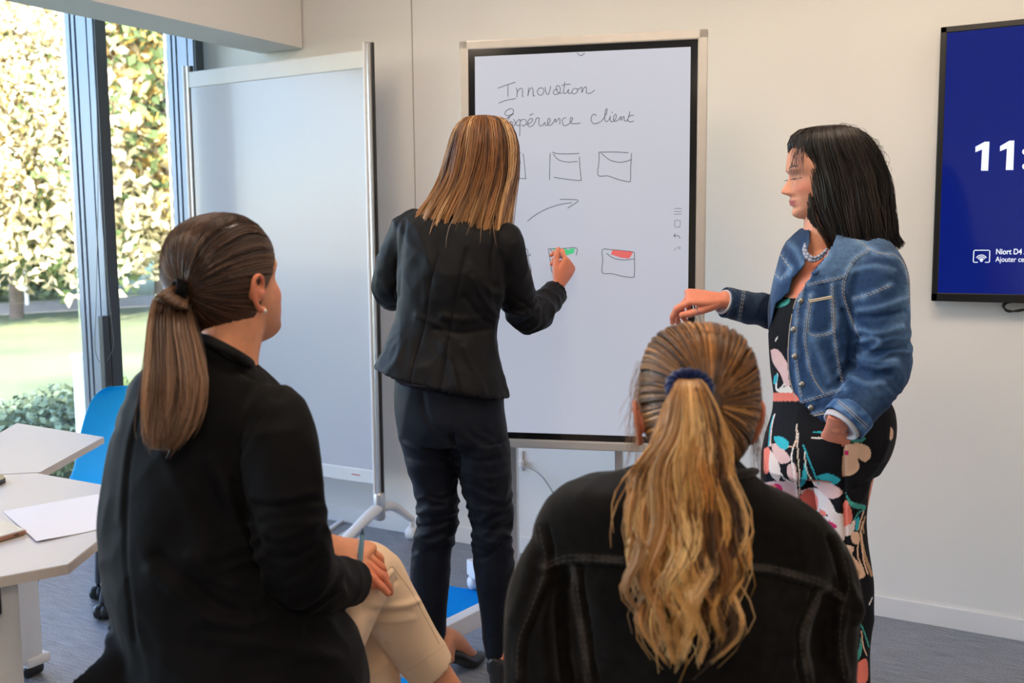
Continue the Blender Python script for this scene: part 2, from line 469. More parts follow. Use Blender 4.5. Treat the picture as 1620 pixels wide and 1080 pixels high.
m1 = mullion(2.945); mullion(3.505, .05); mullion(1.07); mullion(-.58); mullion(-2.23)
# window handle and blind cord on the first mullion
h = hit(165, 495, y=2.935); h2 = hit(172, 612, y=2.935)
MB().box(((h[0]+h2[0])/2+.0, 2.925, (h[2]+h2[2])/2-.08), (.032, .03, .47), bev=.004).build('handle_bar', M_FRAMED, m1)
cpts = [hit(*q, y=2.92) for q in ((152, 130), (155, 300), (152, 480), (150, 540), (154, 566), (163, 575), (172, 566), (180, 545), (176, 500), (160, 330), (152, 140))]
mb = MB(); mb.tube(cpts, .0016, n=5, smooth_path=6); mb.build('blind_cord', M_GREY, m1, smooth=True)
# glass guard rail in front of the left bay
g0 = hit(62, 490, x=-4.12)
gr = empty('glass_guard', (-4.12, 1.9, 0)); tag(gr, kind='structure')
MB().box((-4.12, 2.3, .56), (.014, 2.36, 1.0)).build('pane', M_GLASS, gr)
MB().box((-4.12, 2.3, .045), (.05, 2.38, .05), bev=.004).build('base_rail', M_GREY, gr)

# ------------------------------------------------------------------ outside
GZ = -.45
M_GRASS = mat('autumn_lawn', (.17, .20, .075), .95, noise=(.35, .35), bump=(3, .3))
M_DIRT = mat('pale_garden_path', (.45, .40, .34), .95, noise=(2, .12))
lawn = MB().box((-40, 30, GZ-.1), (71, 130, .2)).build('lawn', M_GRASS); tag(lawn, kind='structure')
M_LEAFY = [mat('yellow_autumn_leaves', (.70, .47, .11), .8, noise=(.5, .3)),
           mat('pale_gold_leaves', (.72, .60, .36), .8, noise=(1.5, .3)),
           mat('green_leaves', (.12, .17, .05), .8, noise=(1.5, .4)),
           mat('grey_green_leaves', (.26, .31, .22), .8, noise=(1.2, .35)),
           mat('hedge_leaves', (.14, .19, .10), .8, noise=(2, .4))]
M_BARK = mat('grey_brown_bark', (.12, .09, .07), .9, noise=(8, .3))
def on_ground(px, dist):
    r = ray(px, 400); k = math.hypot(r[0], r[1]); return np.array([r[0]/k*dist, r[1]/k*dist, GZ])
pth = MB()
a0, a1 = on_ground(-400, 27), on_ground(430, 31)
dv = nrm(a1-a0); nv = np.array([-dv[1], dv[0], 0])
pth.prism([tuple((a0-dv*6+nv*-1.6)[:2]), tuple((a1+dv*6+nv*-1.6)[:2]), tuple((a1+dv*6+nv*2.6)[:2]), tuple((a0-dv*6+nv*2.6)[:2])], GZ+.0, GZ+.03)
tag(pth.build('garden_path', M_DIRT), kind='structure')
def leaves(c, rad, n, size, seed, squash=1.0, clumps=26):
    r = np.random.default_rng(seed)
    cl = r.normal(size=(clumps, 3)); cl /= np.linalg.norm(cl, axis=1)[:, None]; cl *= (r.random((clumps, 1))**.4)*rad*.8
    k = r.integers(0, clumps, n); d = r.normal(size=(n, 3)); d /= np.linalg.norm(d, axis=1)[:, None]
    p = cl[k]+d*(r.random((n, 1))**.5)*rad*.38; p[:, 2] *= squash; p += c
    a = r.normal(size=(n, 3)); a /= np.linalg.norm(a, axis=1)[:, None]; b = np.cross(a, r.normal(size=(n, 3))); b /= np.linalg.norm(b, axis=1)[:, None]
    s = size*(.6+.8*r.random((n, 1)))
    V = np.stack([p-a*s, p+b*s*.55, p+a*s, p-b*s*.55], 1).reshape(-1, 3); Q = np.arange(n*4).reshape(-1, 4)
    return quick_mesh(V, Q)
def tree(px, dist, h, rad, kinds, label, seed, n=9000, size=.10, squash=1.0, trunk=.16, cat='tree', name='autumn_tree'):
    g = on_ground(px, dist); root = empty(name, g, label, cat)
    r = np.random.default_rng(seed)
    mb = MB(); mb.tube([g+[0, 0, -.1], g+[.05, .1, h*.3], g+[.1, 0, h*.65]], [trunk, trunk*.75, trunk*.4], n=8)
    for i in range(4):
        a = r.random()*6.28; mb.tube([g+[.05, .05, h*(.25+.08*i)], g+[math.cos(a)*rad*.5, math.sin(a)*rad*.5, h*(.5+.1*i)]], [trunk*.4, trunk*.15], n=6)
    mb.build('trunk', M_BARK, root, smooth=True)
    for j, kd in enumerate(kinds):
        off = np.array([r.normal()*rad*.25, r.normal()*rad*.25, 0])
        me = leaves(g+[0, 0, h*.52]+off, rad, n//len(kinds), size, seed*10+j, squash*h/(2*rad)*.95, 26)
        o = link_mesh('foliage', me, M_LEAFY[kd], root, smooth=False); tag(o, kind='stuff')
    return root
tree(20, 25, 11.5, 4.4, (1, 0, 2), 'golden autumn tree filling the left window pane', 1, 69000, .13)
tree(250, 26, 11.5, 4.2, (0, 1, 2), 'yellow leaved tree seen in the narrow pane beside the whiteboard', 2, 69000, .13)
tree(-150, 31, 15, 5.4, (3, 1), 'pale grey green tree at the far left edge of the window', 3, 26000, .235)
tree(130, 38, 17, 6.5, (3, 2), 'tall grey green tree behind the golden autumn trees', 4, 28000, .375)
tree(330, 35, 17, 6.0, (2, 1), 'dark green tree beside the whiteboard edge behind the yellow tree', 5, 28000, .36)
tree(40, 46, 20, 8.0, (2, 3), 'farthest green tree rising over the path', 6, 24000, .48)
tree(-75, 21, 9.0, 2.6, (0, 1), 'low golden branches nearest the window on the left', 8, 40000, .07)
for i, (px, dist, h_, rad, lb) in enumerate(((-30, 8.3, .62, .9, 'dark green bush at the left edge just outside the glass'),
                                        (60, 8.6, .58, .85, 'dark green bush outside the glass above the far table'),
                                        (150, 9.2, .6, .7, 'green bush right of the white outdoor post'),
                                        (-10, 33, 2.6, 2.6, 'round hedge beyond the path at the left'), (105, 34, 2.8, 2.8, 'round hedge beyond the path next to the mullion'))):
    g = on_ground(px, dist); root = empty('garden_bush', g, lb, 'bush')
    MB().tube([g+[0, 0, -.05], g+[0, 0, h_*.5]], [.03, .015], n=6).build('stem', M_BARK, root, smooth=True)
    tag(link_mesh('foliage', leaves(g+[0, 0, h_*.5], rad, 9000, .04 if dist < 12 else .09, 40+i, h_/(2*rad)*1.1), M_LEAFY[4 if i != 2 else 2], root, smooth=False), kind='stuff')
# white outdoor post seen through the glass
g = on_ground(124, 5.9)
pr = empty('garden_post', g, 'white square post standing outside the glass left of the mullion', 'post')
ptop = hit(122, 567, x=g[0])[2]
MB().box((g[0], g[1], (GZ+ptop)/2), (.09, .09, ptop-GZ), bev=.006).build('post_shaft', M_WHITEMETAL, pr)
MB().box((g[0], g[1], ptop+.012), (.11, .11, .024), bev=.006).build('post_cap', M_WHITEMETAL, pr)
# lamp post in the park
g = on_ground(38, 29.5)
pr = empty('lamp_post', g, 'thin pale lamp post standing by the garden path', 'lamp post')
MB().tube([g, g+[0, 0, 2.6]], .05, n=8).build('pole', M_WHITEMETAL, pr, smooth=True)
MB().box(g+[0, 0, 2.68], (.24, .24, .2), bev=.05).build('lamp_head', M_WHITEMETAL, pr)

# ------------------------------------------------------------------ blue carpet strips
def carpet(px, label):
    pts = [hit(*q, z=0) for q in px]
    o = MB().prism([tuple(p[:2]) for p in pts][::-1], .0, .0015).build('carpet_tile', M_BLUECARPET, origin=(pts[0][0], pts[0][1], 0))
    return tag(o, label, 'carpet')
carpet([(600, 909), (900, 957), (900, 1010), (600, 957)], 'bright blue carpet strip on the floor between the writing woman\'s legs')
carpet([(560, 1055), (660, 1078), (650, 1130), (540, 1100)], 'bright blue carpet strip in front of the seated woman in beige trousers')

# ------------------------------------------------------------------ wall screen on the right
tv = empty('wall_screen', (.30, YB-.03, 1.55), 'wall-mounted black-framed screen with a blue clock page', 'screen')
x0, x1, z0, z1 = -.474, 1.08, 1.116, 1.991
YT = YB-.055
MB().box(((x0+x1)/2, YB-.032, (z0+z1)/2), (x1-x0, .05, z1-z0), bev=.004).build('case', M_BLACKPL, tv)
fb = .020
fr = MB()
for c, s in ((((x0+x1)/2, YT, z1-fb/2), (x1-x0, .012, fb)), (((x0+x1)/2, YT, z0+fb*.7), (x1-x0, .012, fb*1.4)),
             ((x0+fb/2, YT, (z0+z1)/2), (fb, .012, z1-z0)), ((x1-fb/2, YT, (z0+z1)/2), (fb, .012, z1-z0))): fr.box(c, s, bev=.003)
fr.build('bezel', M_BLACKPL, tv)
M_TVBLUE = mat('blue_display', (.004, .008, .05), .10, emit=tuple(srgb(6, 30, 140)), emit_s=.62)
M_TVTEXT = mat('white_display_text', (.3, .3, .3), .3, emit=(.78, .86, 1.0), emit_s=.95)
MB().box(((x0+x1)/2, YT-.002, (z0+z1)/2+.004), (x1-x0-2*fb+.002, .004, z1-z0-2.4*fb+.002)).build('display', M_TVBLUE, tv)
YF = YT-.0045
def poly_on_tv(polys, name):
    mb = MB()
    for pl in polys:
        pts = [hit(*q, y=YF) for q in pl]; n = len(pts)
        V = [(p[0], YF, p[2]) for p in pts]+[(p[0], YF+.0015, p[2]) for p in pts]
        mb.add(V, [tuple(range(n)), tuple(range(2*n-1, n-1, -1))]+[(i, i+n, (i+1) % n+n, (i+1) % n) for i in range(n)])
    return mb.build(name, M_TVTEXT, tv)
def z5(x, y): return (1520+x*.2128, 200+y*.2130)
d1 = [z5(*q) for q in ((150, 328), (158, 170), (108, 192), (109, 150), (178, 113), (213, 113), (203, 328))]
d2 = [z5(*q) for q in ((334, 323), (343, 163), (291, 184), (292, 146), (362, 105), (398, 104), (390, 323))]
poly_on_tv([d1], 'clock_digit'); poly_on_tv([d2], 'clock_digit')
dots = []
for cy in (188, 297):
    dots.append([z5(476+20*math.cos(a), cy+22*math.sin(a)) for a in np.linspace(0, 2*math.pi, 17)[:-1]])
poly_on_tv(dots[:1], 'colon_dot'); poly_on_tv(dots[1:], 'colon_dot')
def tv_stroke(lists, r, name):
    mb = MB()
    for pl in lists:
        mb.tube([np.array([hit(*q, y=YF)[0], YF, hit(*q, y=YF)[2]]) for q in pl], r, n=6, smooth_path=0)
    return mb.build(name, M_TVTEXT, tv, smooth=True)
ic = [[z5(*q) for q in ((125, 1008), (98, 1008), (93, 1003), (97, 925), (103, 919), (210, 919), (216, 925), (213, 1003), (208, 1008), (182, 1008))]]
for r_ in (18, 31, 44): ic.append([z5(153+r_*math.cos(a), 1000+(r_+2)*math.sin(a)) for a in np.linspace(math.radians(-145), math.radians(-35), 9)])
tv_stroke(ic, .0016, 'cast_icon')
poly_on_tv([[z5(153+11*math.cos(a), 995+11*math.sin(a)) for a in np.linspace(0, 6.283, 13)[:-1]]], 'cast_icon_dot')
def text_obj(body, loc, size, rz, mt, parent, name, bold=0.0, ext=.0006, narrow=.80):
    cu = bpy.data.curves.new(name, 'FONT'); cu.body = body; cu.size = size; cu.extrude = ext; cu.offset = bold
    t = bpy.data.objects.new('tmp', cu); COL.objects.link(t)
    t.location = loc; t.rotation_euler = (math.pi/2, 0, rz); t.scale = (narrow, 1, 1)
    dg = bpy.context.evaluated_depsgraph_get(); dg.update(); me = bpy.data.meshes.new_from_object(t.evaluated_get(dg))
    me.transform(t.matrix_world); bpy.data.objects.remove(t)
    return link_mesh(name, me, mt, parent, smooth=False)
p = hit(*z5(259, 948), y=YF); text_obj('Niort D4 A', p, .0245, 0, M_TVTEXT, tv, 'caption_line', .0005)
p = hit(*z5(257, 1004), y=YF); text_obj('Ajouter ce', p, .0235, 0, M_TVTEXT, tv, 'caption_line', .0002)
cb = MB()
for k in range(3):
    cb.tube([hit(*q, y=YB-.02-.006*k) for q in ((1600+6*k, 476), (1588+2*k, 480), (1587+k, 486+k), (1596, 491+k), (1612, 492-k), (1630, 487), (1650+k, 478))], .003, n=6, smooth_path=6)
cb.build('cable', M_BLACKPL, tv, smooth=True)

# ------------------------------------------------------------------ interactive display on its stand
PSI = math.radians(18.5); SCL = .875
DT = CAM+(np.array([-2.075, 3.29, 2.013])-CAM)*SCL
DU = np.array([math.cos(PSI), math.sin(PSI), 0]); DN = np.array([math.sin(PSI), -math.cos(PSI), 0]); DUP = nrm(UPV-DN*math.tan(math.radians(1.5)))
DN = nrm(np.cross(DU, DUP)); DW, DH = .803*SCL, 1.428*SCL
AX = np.array([DU, DN, DUP])
def D(a, b, c=0.0): return DT+DU*a-DUP*b+DN*c
def on_disp(px, py, off=0.0):
    r = ray(px, py); o = DT+DN*off; t = ((o-CAM) @ DN)/(r @ DN); return CAM+r*t
dsp = empty('interactive_display', (DT[0]+.35, DT[1]+.12, 0), 'tall silver-framed touch screen on a stand showing handwriting and boxes', 'display')
BZ, FRM = .022, .031
fr = MB(); T1 = BZ+FRM
Wf, Hf = DW+2*T1, DH+2*T1
fr.box(D(DW/2, -BZ-FRM/2, -.018), (Wf, .045, FRM), AX, .005); fr.box(D(DW/2, DH+BZ+FRM/2, -.018), (Wf, .045, FRM), AX, .005)
fr.box(D(-BZ-FRM/2, DH/2, -.018), (FRM, .045, Hf), AX, .005); fr.box(D(DW+BZ+FRM/2, DH/2, -.018), (FRM, .045, Hf), AX, .005)
fr.build('frame', M_SATIN, dsp)
MB().box(D(DW/2, DH/2, -.026), (Wf-.01, .028, Hf-.01), AX).build('back_case', M_SATIN, dsp)
MB().box(D(DW/2, DH/2, -.006), (DW+2*BZ, .012, DH+2*BZ), AX).build('bezel', M_BLACKGLASS, dsp)
M_SCREEN = mat('lit_white_screen', (.22, .23, .25), .35, spec=.3, emit=tuple(srgb(190, 197, 216)), emit_s=.72)
MB().box(D(DW/2, DH/2, .0005), (DW, .002, DH), AX).build('screen', M_SCREEN, dsp)
M_INK = mat('grey_digital_ink', (.06, .065, .08), .5, emit=(.10, .11, .14), emit_s=.5)
M_INKL = mat('pale_grey_digital_ink', (.25, .26, .29), .5, emit=(.25, .27, .32), emit_s=.5)
M_GREENI = mat('green_digital_ink', (.03, .30, .15), .5, emit=tuple(srgb(70, 190, 130)), emit_s=.75)
M_REDI = mat('red_digital_ink', (.35, .06, .06), .5, emit=tuple(srgb(215, 105, 105)), emit_s=.75)
def strokes(lists, name, m=None, r=.00125, T=lambda x, y: (x, y)):
    mb = MB()
    for pl in lists: mb.tube([on_disp(*T(*q), off=.0017) for q in pl], r, n=6, smooth_path=4 if len(pl) > 2 else 0)
    o = mb.build(name, m or M_INK, dsp, smooth=True)
    if name == 'handwritten_line': tag(o, kind='stuff')
    return o
za = lambda x, y: (780+x*.10494, 120+y*.10494)
strokes([[(70, 185), (200, 140), (335, 95)], [(222, 140), (225, 230), (224, 312)], [(85, 410), (210, 365), (340, 342)],
         [(350, 180), (362, 240), (360, 325), (365, 250), (400, 195), (435, 190), (445, 250), (440, 300), (455, 315)],
         [(535, 180), (530, 250), (524, 302), (545, 220), (575, 180), (600, 200), (605, 270), (608, 300), (628, 300)],
         [(735, 180), (690, 190), (668, 240), (690, 285), (735, 285), (765, 240), (760, 195), (735, 180)],
         [(785, 170), (795, 240), (820, 280), (845, 255), (870, 155)],
         [(975, 200), (930, 210), (908, 250), (930, 280), (980, 270), (1015, 215), (1000, 155), (965, 150), (950, 190), (975, 245), (1010, 265), (1040, 250)],
         [(1080, 95), (1070, 180), (1062, 250), (1085, 268), (1120, 240), (1140, 200), (1135, 250), (1155, 268), (1190, 240)],
         [(1035, 145), (1095, 130), (1165, 125)],
         [(1230, 190), (1195, 215), (1195, 260), (1230, 270), (1270, 240), (1270, 200), (1235, 185), (1290, 200), (1330, 170), (1340, 200), (1340, 250), (1365, 190), (1395, 165), (1410, 190), (1405, 250), (1435, 265), (1480, 255), (1532, 215)]],
        'handwritten_line', T=za)
strokes([[(65, 615), (110, 650), (190, 645), (250, 610), (310, 570)],
         [(290, 575), (220, 600), (180, 580), (195, 530), (260, 495), (305, 510), (300, 560), (250, 620), (215, 690), (225, 780), (260, 800), (290, 760), (295, 700), (260, 690), (250, 720)],
         [(310, 650), (345, 720), (370, 750), (400, 740)], [(290, 800), (330, 730), (395, 650)],
         [(410, 650), (405, 750), (400, 910)], [(405, 690), (450, 655), (500, 670), (495, 730), (455, 755), (430, 735)],
         [(510, 730), (560, 710), (600, 660), (570, 640), (530, 680), (525, 740), (550, 765), (600, 745), (640, 680), (650, 640)], [(550, 595), (605, 570)],
         [(650, 640), (695, 635), (690, 690), (700, 745), (740, 750), (780, 700), (785, 740), (810, 745), (860, 680), (850, 640), (825, 660), (825, 730), (865, 745), (910, 700), (940, 645), (945, 700), (990, 640), (1010, 660), (1005, 730)],
         [(1100, 635), (1060, 640), (1045, 690), (1065, 745), (1110, 745), (1170, 700), (1200, 640), (1175, 630), (1160, 670), (1185, 715), (1240, 720), (1315, 712)],
         [(1555, 600), (1530, 575), (1490, 600), (1478, 660), (1505, 712), (1560, 718), (1620, 690)]],
        'handwritten_line', T=za)
zb = lambda x, y: (900+x*.07407, 160+y*.07407)
strokes([[(690, 430), (760, 340), (810, 230), (810, 160), (785, 190), (765, 330), (775, 420), (820, 430), (870, 370), (885, 310), (880, 390), (910, 440), (960, 420), (1010, 350), (1005, 280), (970, 300), (950, 380), (985, 430), (1050, 400), (1100, 340), (1110, 330), (1110, 410), (1150, 340), (1180, 330), (1180, 400), (1210, 425), (1250, 400), (1280, 330), (1300, 220)],
         [(1275, 340), (1260, 400), (1300, 440), (1385, 425)], [(1265, 325), (1330, 305), (1385, 300)], [(920, 230), (926, 248)]],
        'handwritten_line', T=zb)
zc = lambda x, y: (810+x*.12346, 230+y*.12346)
def drawn_box(lists, T): return strokes(lists, 'drawn_box', T=T)
drawn_box([[(-30, 95), (110, 90)], [(-30, 225), (110, 218)], [(140, 105), (155, 200), (175, 425)], [(180, 425), (60, 418), (-60, 415)]], zc)
drawn_box([[(487, 100), (485, 200), (480, 435)], [(520, 88), (590, 105), (720, 108), (860, 102)], [(528, 112), (600, 185), (710, 212), (835, 205)], [(862, 148), (872, 300), (885, 430), (870, 448), (720, 435), (540, 408)]], zc)
drawn_box([[(1115, 95), (1115, 200), (1098, 340), (1120, 392), (1230, 390), (1360, 435), (1500, 465), (1520, 430), (1520, 300), (1532, 100)], [(1112, 87), (1300, 83), (1490, 93)], [(1145, 100), (1250, 185), (1370, 215), (1460, 205), (1530, 180)]], zc)
strokes([[(200, 970), (300, 890), (450, 810), (620, 755), (765, 733)], [(615, 690), (740, 692), (850, 708), (715, 802)]], 'drawn_arrow', T=zc)
zd = lambda x, y: (810+x*.18519, 300+y*.18519)
drawn_box([[(60, 510), (128, 507), (140, 600), (162, 710), (60, 705)], [(60, 565), (150, 562), (155, 545)]], zd)
drawn_box([[(308, 505), (430, 502), (550, 498), (549, 560)], [(312, 515), (328, 620), (340, 702), (356, 700)], [(325, 510), (380, 555), (430, 580)]], zd)
drawn_box([[(1040, 532), (950, 520), (850, 512), (772, 512), (775, 600), (768, 690), (785, 716), (850, 716), (940, 738), (1030, 748), (1046, 720), (1046, 535)], [(808, 543), (870, 585), (960, 600), (1045, 590)]], zd)
def filled(px, m, T, name='ink_fill'):
    A = [on_disp(*T(*q), off=.0012) for q in px]; B = [p+DN*.0012 for p in A]; n = len(A)
    return MB().add(A+B, [tuple(range(n)), tuple(range(2*n-1, n-1, -1))]+[(i, (i+1) % n, (i+1) % n+n, i+n) for i in range(n)]).build(name, m, dsp)
filled([(345, 505), (460, 504), (480, 514), (500, 502), (538, 501), (528, 540), (470, 560), (405, 562), (375, 540)], M_GREENI, zd)
filled([(860, 512), (930, 518), (1010, 522), (1036, 535), (1020, 560), (1000, 588), (930, 580), (845, 552)], M_REDI, zd)
strokes([[(1385, 160), (1448, 160)], [(1385, 186), (1446, 186)], [(1385, 209), (1446, 209)]], 'menu_icon', r=.0008, T=zd)
strokes([[(1392, 262), (1435, 264), (1434, 318)], [(1392, 262), (1391, 316), (1434, 318)]], 'menu_icon', r=.0008, T=zd)
strokes([[(1395, 375), (1383, 393), (1395, 405)], [(1383, 393), (1420, 393), (1436, 415)]], 'menu_icon', r=.0012, T=zd)
strokes([[(1425, 482), (1438, 495), (1425, 508)], [(1436, 495), (1400, 498), (1382, 520)]], 'menu_icon', M_INKL, r=.0012, T=zd)
strokes([[(913, 84), (919, 88), (925, 84)]], 'menu_icon', r=.0013)
# stand: two posts, cross bar, feet
pl = on_disp(813, 712, -.055); pr_ = pl+DU*(DW-2*.17)
def post_at(p):
    return MB().box((p[0], p[1], (.08+p[2]+.2)/2), (.028, .04, p[2]+.2-.08), np.array([DU*[1, 1, 0], [-DU[1], DU[0], 0], UPV]), .005)
for k, p0 in enumerate((pl, pr_)):
    pb = post_at(p0).build('post', M_ALU, dsp)
    # front foot and rear foot, slightly splayed
    f1 = p0[:2]+np.array([-.055, -.52]); r1 = p0[:2]+(np.array([-.30, .20]) if k == 0 else np.array([.20, .16]))
    for name, q in (('front_foot', f1), ('rear_foot', r1)):
        d2 = q-p0[:2]; L2 = np.linalg.norm(d2); d2 = d2/L2; ax = np.array([[d2[0], d2[1], 0], [-d2[1], d2[0], 0], [0, 0, 1]])
        c = (p0[:2]+q)/2
        MB().box((c[0], c[1], .085), (L2+.03, .045, .06), ax, .004).build(name, M_WHITEMETAL, dsp)
        e = p0[:2]+d2*(L2-.01)
        cs = MB(); cs.tube([(e[0]-d2[1]*.012, e[1]+d2[0]*.012, .028), (e[0]+d2[1]*.012, e[1]-d2[0]*.012, .028)], .028, n=14)
        cs.tube([(e[0], e[1], .03), (e[0], e[1], .07)], .01, n=8)
        cs.build('caster', M_WHITEMETAL if name == 'rear_foot' else M_BLACKPL, dsp, smooth=True)

# wall socket and lead behind the display
sk = hit(823, 728, y=YB-.01)
so = empty('wall_socket', (sk[0], YB-.005, sk[2]), 'white wall socket with a pale lead below the touch screen', 'socket')
MB().box((sk[0], YB-.008, sk[2]), (.022, .012, .085), bev=.003).build('cover_plate', M_BASE, so)
MB().box((sk[0]+.005, YB-.02, sk[2]-.012), (.03, .03, .03), bev=.006).build('plug', M_BASE, so)
mb = MB(); mb.tube([hit(*q, y=YB-.03) for q in ((826, 738), (840, 741), (856, 752), (868, 768), (878, 784), (890, 800), (905, 840))], .003, n=6, smooth_path=5)
mb.build('power_lead', mat('pale_grey_cable', (.35, .36, .38), .5), so, smooth=True)

# ------------------------------------------------------------------ mobile whiteboard
wb = empty('mobile_whiteboard', (-3.13, 3.35, 0), 'tall blank white mobile board in aluminium posts beside the window', 'whiteboard')
YW = 3.35
xl, xr, zt, zb_ = -3.667, -2.640, 2.10, .287
MB().box(((xl+xr)/2, YW, (zt+zb_)/2), (xr-xl-.02, .018, zt-zb_-.05)).build('panel', M_WBOARD, wb)
MB().box(((xl+xr)/2, YW, zt-.036), (xr-xl, .028, .072), bev=.005).build('top_rail', mat('white_rail', (.72, .74, .74), .4, noise=(5, .02)), wb)
MB().box(((xl+xr)/2, YW, zb_+.028), (xr-xl, .028, .06), bev=.005).build('bottom_rail', bpy.data.materials['white_rail'], wb)
MB().box((xr-.10, YW-.0145, zb_+.03), (.045, .002, .004)).build('label_strip', mat('red_print', (.45, .08, .08), .5), wb)
for x in (xl-.012, xr+.012):
    MB().box((x-.008, YW-.012, 1.165), (.012, .024, 1.93), bev=.005).build('post_edge', M_WHITEMETAL, wb)
    MB().box((x+.004, YW, 1.165), (.022, .034, 1.93), bev=.006).build('post', M_ALU, wb)
    MB().box((x+.018, YW+.006, 1.165), (.006, .012, 1.93)).build('post_groove', M_BLACKPL, wb)
    MB().tube([(x+.002, YW, .14), (x+.002, YW, .24)], .026, n=14).build('foot_hub', M_ALU, wb, smooth=True)
    for s in (-1, 1):
        V, F = tube([(x, YW+.02*s, .18), (x-.01*s, YW+.12*s, .155), (x-.015*s if s < 0 else x+.04, YW+.30*s if s < 0 else YW+.18, .09)], [.030, .028, .02], n=12, res=3, flat=.7)
        MB().add(V, F).build('foot', M_WHITEMETAL, wb, smooth=True)
        e = (x-.015*s if s < 0 else x+.04, YW+.30*s if s < 0 else YW+.18)
        cs = MB(); cs.tube([(e[0]-.014, e[1], .028), (e[0]+.014, e[1], .028)], .028, n=16); cs.tube([(e[0], e[1], .03), (e[0], e[1], .085)], .012, n=8)
        cs.build('caster', M_WHITEMETAL, wb, smooth=True)
# floor frame behind the seated woman's knee
q = [hit(*p_, z=0)[:2] for p_ in ((505, 850), (545, 822), (572, 829), (527, 858))]
mb = MB()
for a, b in ((0, 1), (1, 2), (2, 3), (3, 0)):
    A, B = np.array(q[a]), np.array(q[b]); d_ = B-A; L_ = np.linalg.norm(d_); d_ /= L_
    mb.box(((A[0]+B[0])/2, (A[1]+B[1])/2, .006), (L_+.02, .022, .012), np.array([[d_[0], d_[1], 0], [-d_[1], d_[0], 0], [0, 0, 1]]), .002)
tag(mb.build('floor_box_frame', M_WHITEMETAL, origin=(q[0][0], q[0][1], 0)), 'white rectangular frame lying on the carpet under the whiteboard', 'frame')

# ------------------------------------------------------------------ tables
def table(name, poly, edges, label, legs):
    c = np.mean(poly, axis=0); t = empty(name, (c[0], c[1], 0), label, 'table', 'white meeting tables')
    MB().prism(poly, .722, .74).build('tabletop', M_TABLE, t)
    # edge band a touch proud of the sides
    cc = np.array(c); big = [tuple(cc+(np.array(p_)-cc)*1.003) for p_ in poly]
    MB().prism(big, .7205, .7385).build('edge_band', M_EDGE, t)
    for lx, ly in legs:
        MB().box((lx, ly, .385), (.085, .085, .67), bev=.02).build('leg', M_WHITEMETAL, t, smooth='auto')
        MB().box((lx+.03, ly-.03, .69), (.05, .05, .055), bev=.006).build('leg_bracket', M_BLACKPL, t)
        MB().box((lx-.16, ly+.02, .055), (.42, .08, .03), bev=.01).build('leg_foot', M_WHITEMETAL, t)
        for s in (-1, 1):
            mb = MB(); mb.tube([(lx-.16+s*.17, ly+.0, .022), (lx-.16+s*.17, ly+.04, .022)], .022, n=14); mb.build('caster', M_BLACKPL, t, smooth=True)
    return t
h2 = lambda x, y: tuple(hit(x, y, z=.74)[:2])
n0 = [h2(0, 751), h2(57, 748), h2(158, 766)]
e1, e2, e3 = h2(153, 856), h2(107, 892), h2(0, 912)
pA = np.array(h2(57, 748)); pBk = np.array(h2(158, 766))
def ext(a, b, k): a, b = np.array(a), np.array(b); return tuple(b+(b-a)*k)
far_right = ext(h2(57, 748), h2(158, 766), .35)
near_poly = [ext(h2(57, 748), h2(0, 751), 10), h2(57, 748), far_right, e1, e2, ext(e2, e3, 3.5)]
def ccw(p):
    a = sum(p[i][0]*p[(i+1) % len(p)][1]-p[(i+1) % len(p)][0]*p[i][1] for i in range(len(p))); return p if a > 0 else p[::-1]
lg = hit(38, 922, z=.72); lgd = lg[:2]-np.array([.085, .02])
table('meeting_table', ccw(near_poly), None, 'near white table with a clipped corner holding the paper sheet and phone', [tuple(lgd), tuple(lgd+np.array([-.75, -.05]))])
far_poly = [ext(h2(27, 669), h2(57, 748), -.0), h2(57, 748), h2(164, 691), h2(27, 669)]
s0 = np.array(h2(57, 748)); s1 = np.array(h2(164, 691)); s2 = np.array(h2(27, 669)); s3 = s0+(np.array(h2(0, 751))-s0)*8
s0b = s0+np.array([.0, .012]); s3b = s3+np.array([0, .012])
s2b = s2+(s2-s1)*.8
table('meeting_table', ccw([tuple(s0b), tuple(s1), tuple(s2), (s3b[0]+.1, s2[1]-.35), tuple(s3b)]), None, 'far white table beside the window and the blue chair', [((s1[0]+s0[0])/2-.32, (s1[1]+s0[1])/2+.02)])
# paper, phone, small dark device
def sheet(px, label):
    pts = [np.array(h2(*q)) for q in px]; nn = 9; V = []; F = []
    for k in range(2):
        for i in range(nn):
            for j in range(nn):
                u, v = i/(nn-1), j/(nn-1)
                p_ = (pts[0]*(1-u)+pts[1]*u)*(1-v)+(pts[3]*(1-u)+pts[2]*u)*v
                z = .7408+.0035*(math.sin(u*5+v*2)*.5+.5)*v+.0004*(1-k)
                V.append((p_[0], p_[1], z))
    o = nn*nn
    for i in range(nn-1):
        for j in range(nn-1):
            F.append((i*nn+j, i*nn+j+1, (i+1)*nn+j+1, (i+1)*nn+j)); F.append((o+i*nn+j, o+(i+1)*nn+j, o+(i+1)*nn+j+1, o+i*nn+j+1))
    for i in range(nn-1):
        F += [(i*nn, (i+1)*nn, o+(i+1)*nn, o+i*nn), (i*nn+nn-1, o+i*nn+nn-1, o+(i+1)*nn+nn-1, (i+1)*nn+nn-1), (i, o+i, o+i+1, i+1), ((nn-1)*nn+i, (nn-1)*nn+i+1, o+(nn-1)*nn+i+1, o+(nn-1)*nn+i)]
    me = mesh_from(V, F); o_ = link_mesh('paper_sheet', me, M_PAPER, smooth=False, origin=(pts[0][0], pts[0][1], .7405))
    return tag(o_, label, 'paper')
sheet([(4, 809), (155, 782), (200, 828), (58, 859)], 'white sheet of paper lying on the near table next to the phone')
ph_poly = [np.array(h2(*q)) for q in ((-70, 812), (0, 829), (42, 846), (-40, 870))]
c_ = np.mean(ph_poly, axis=0)
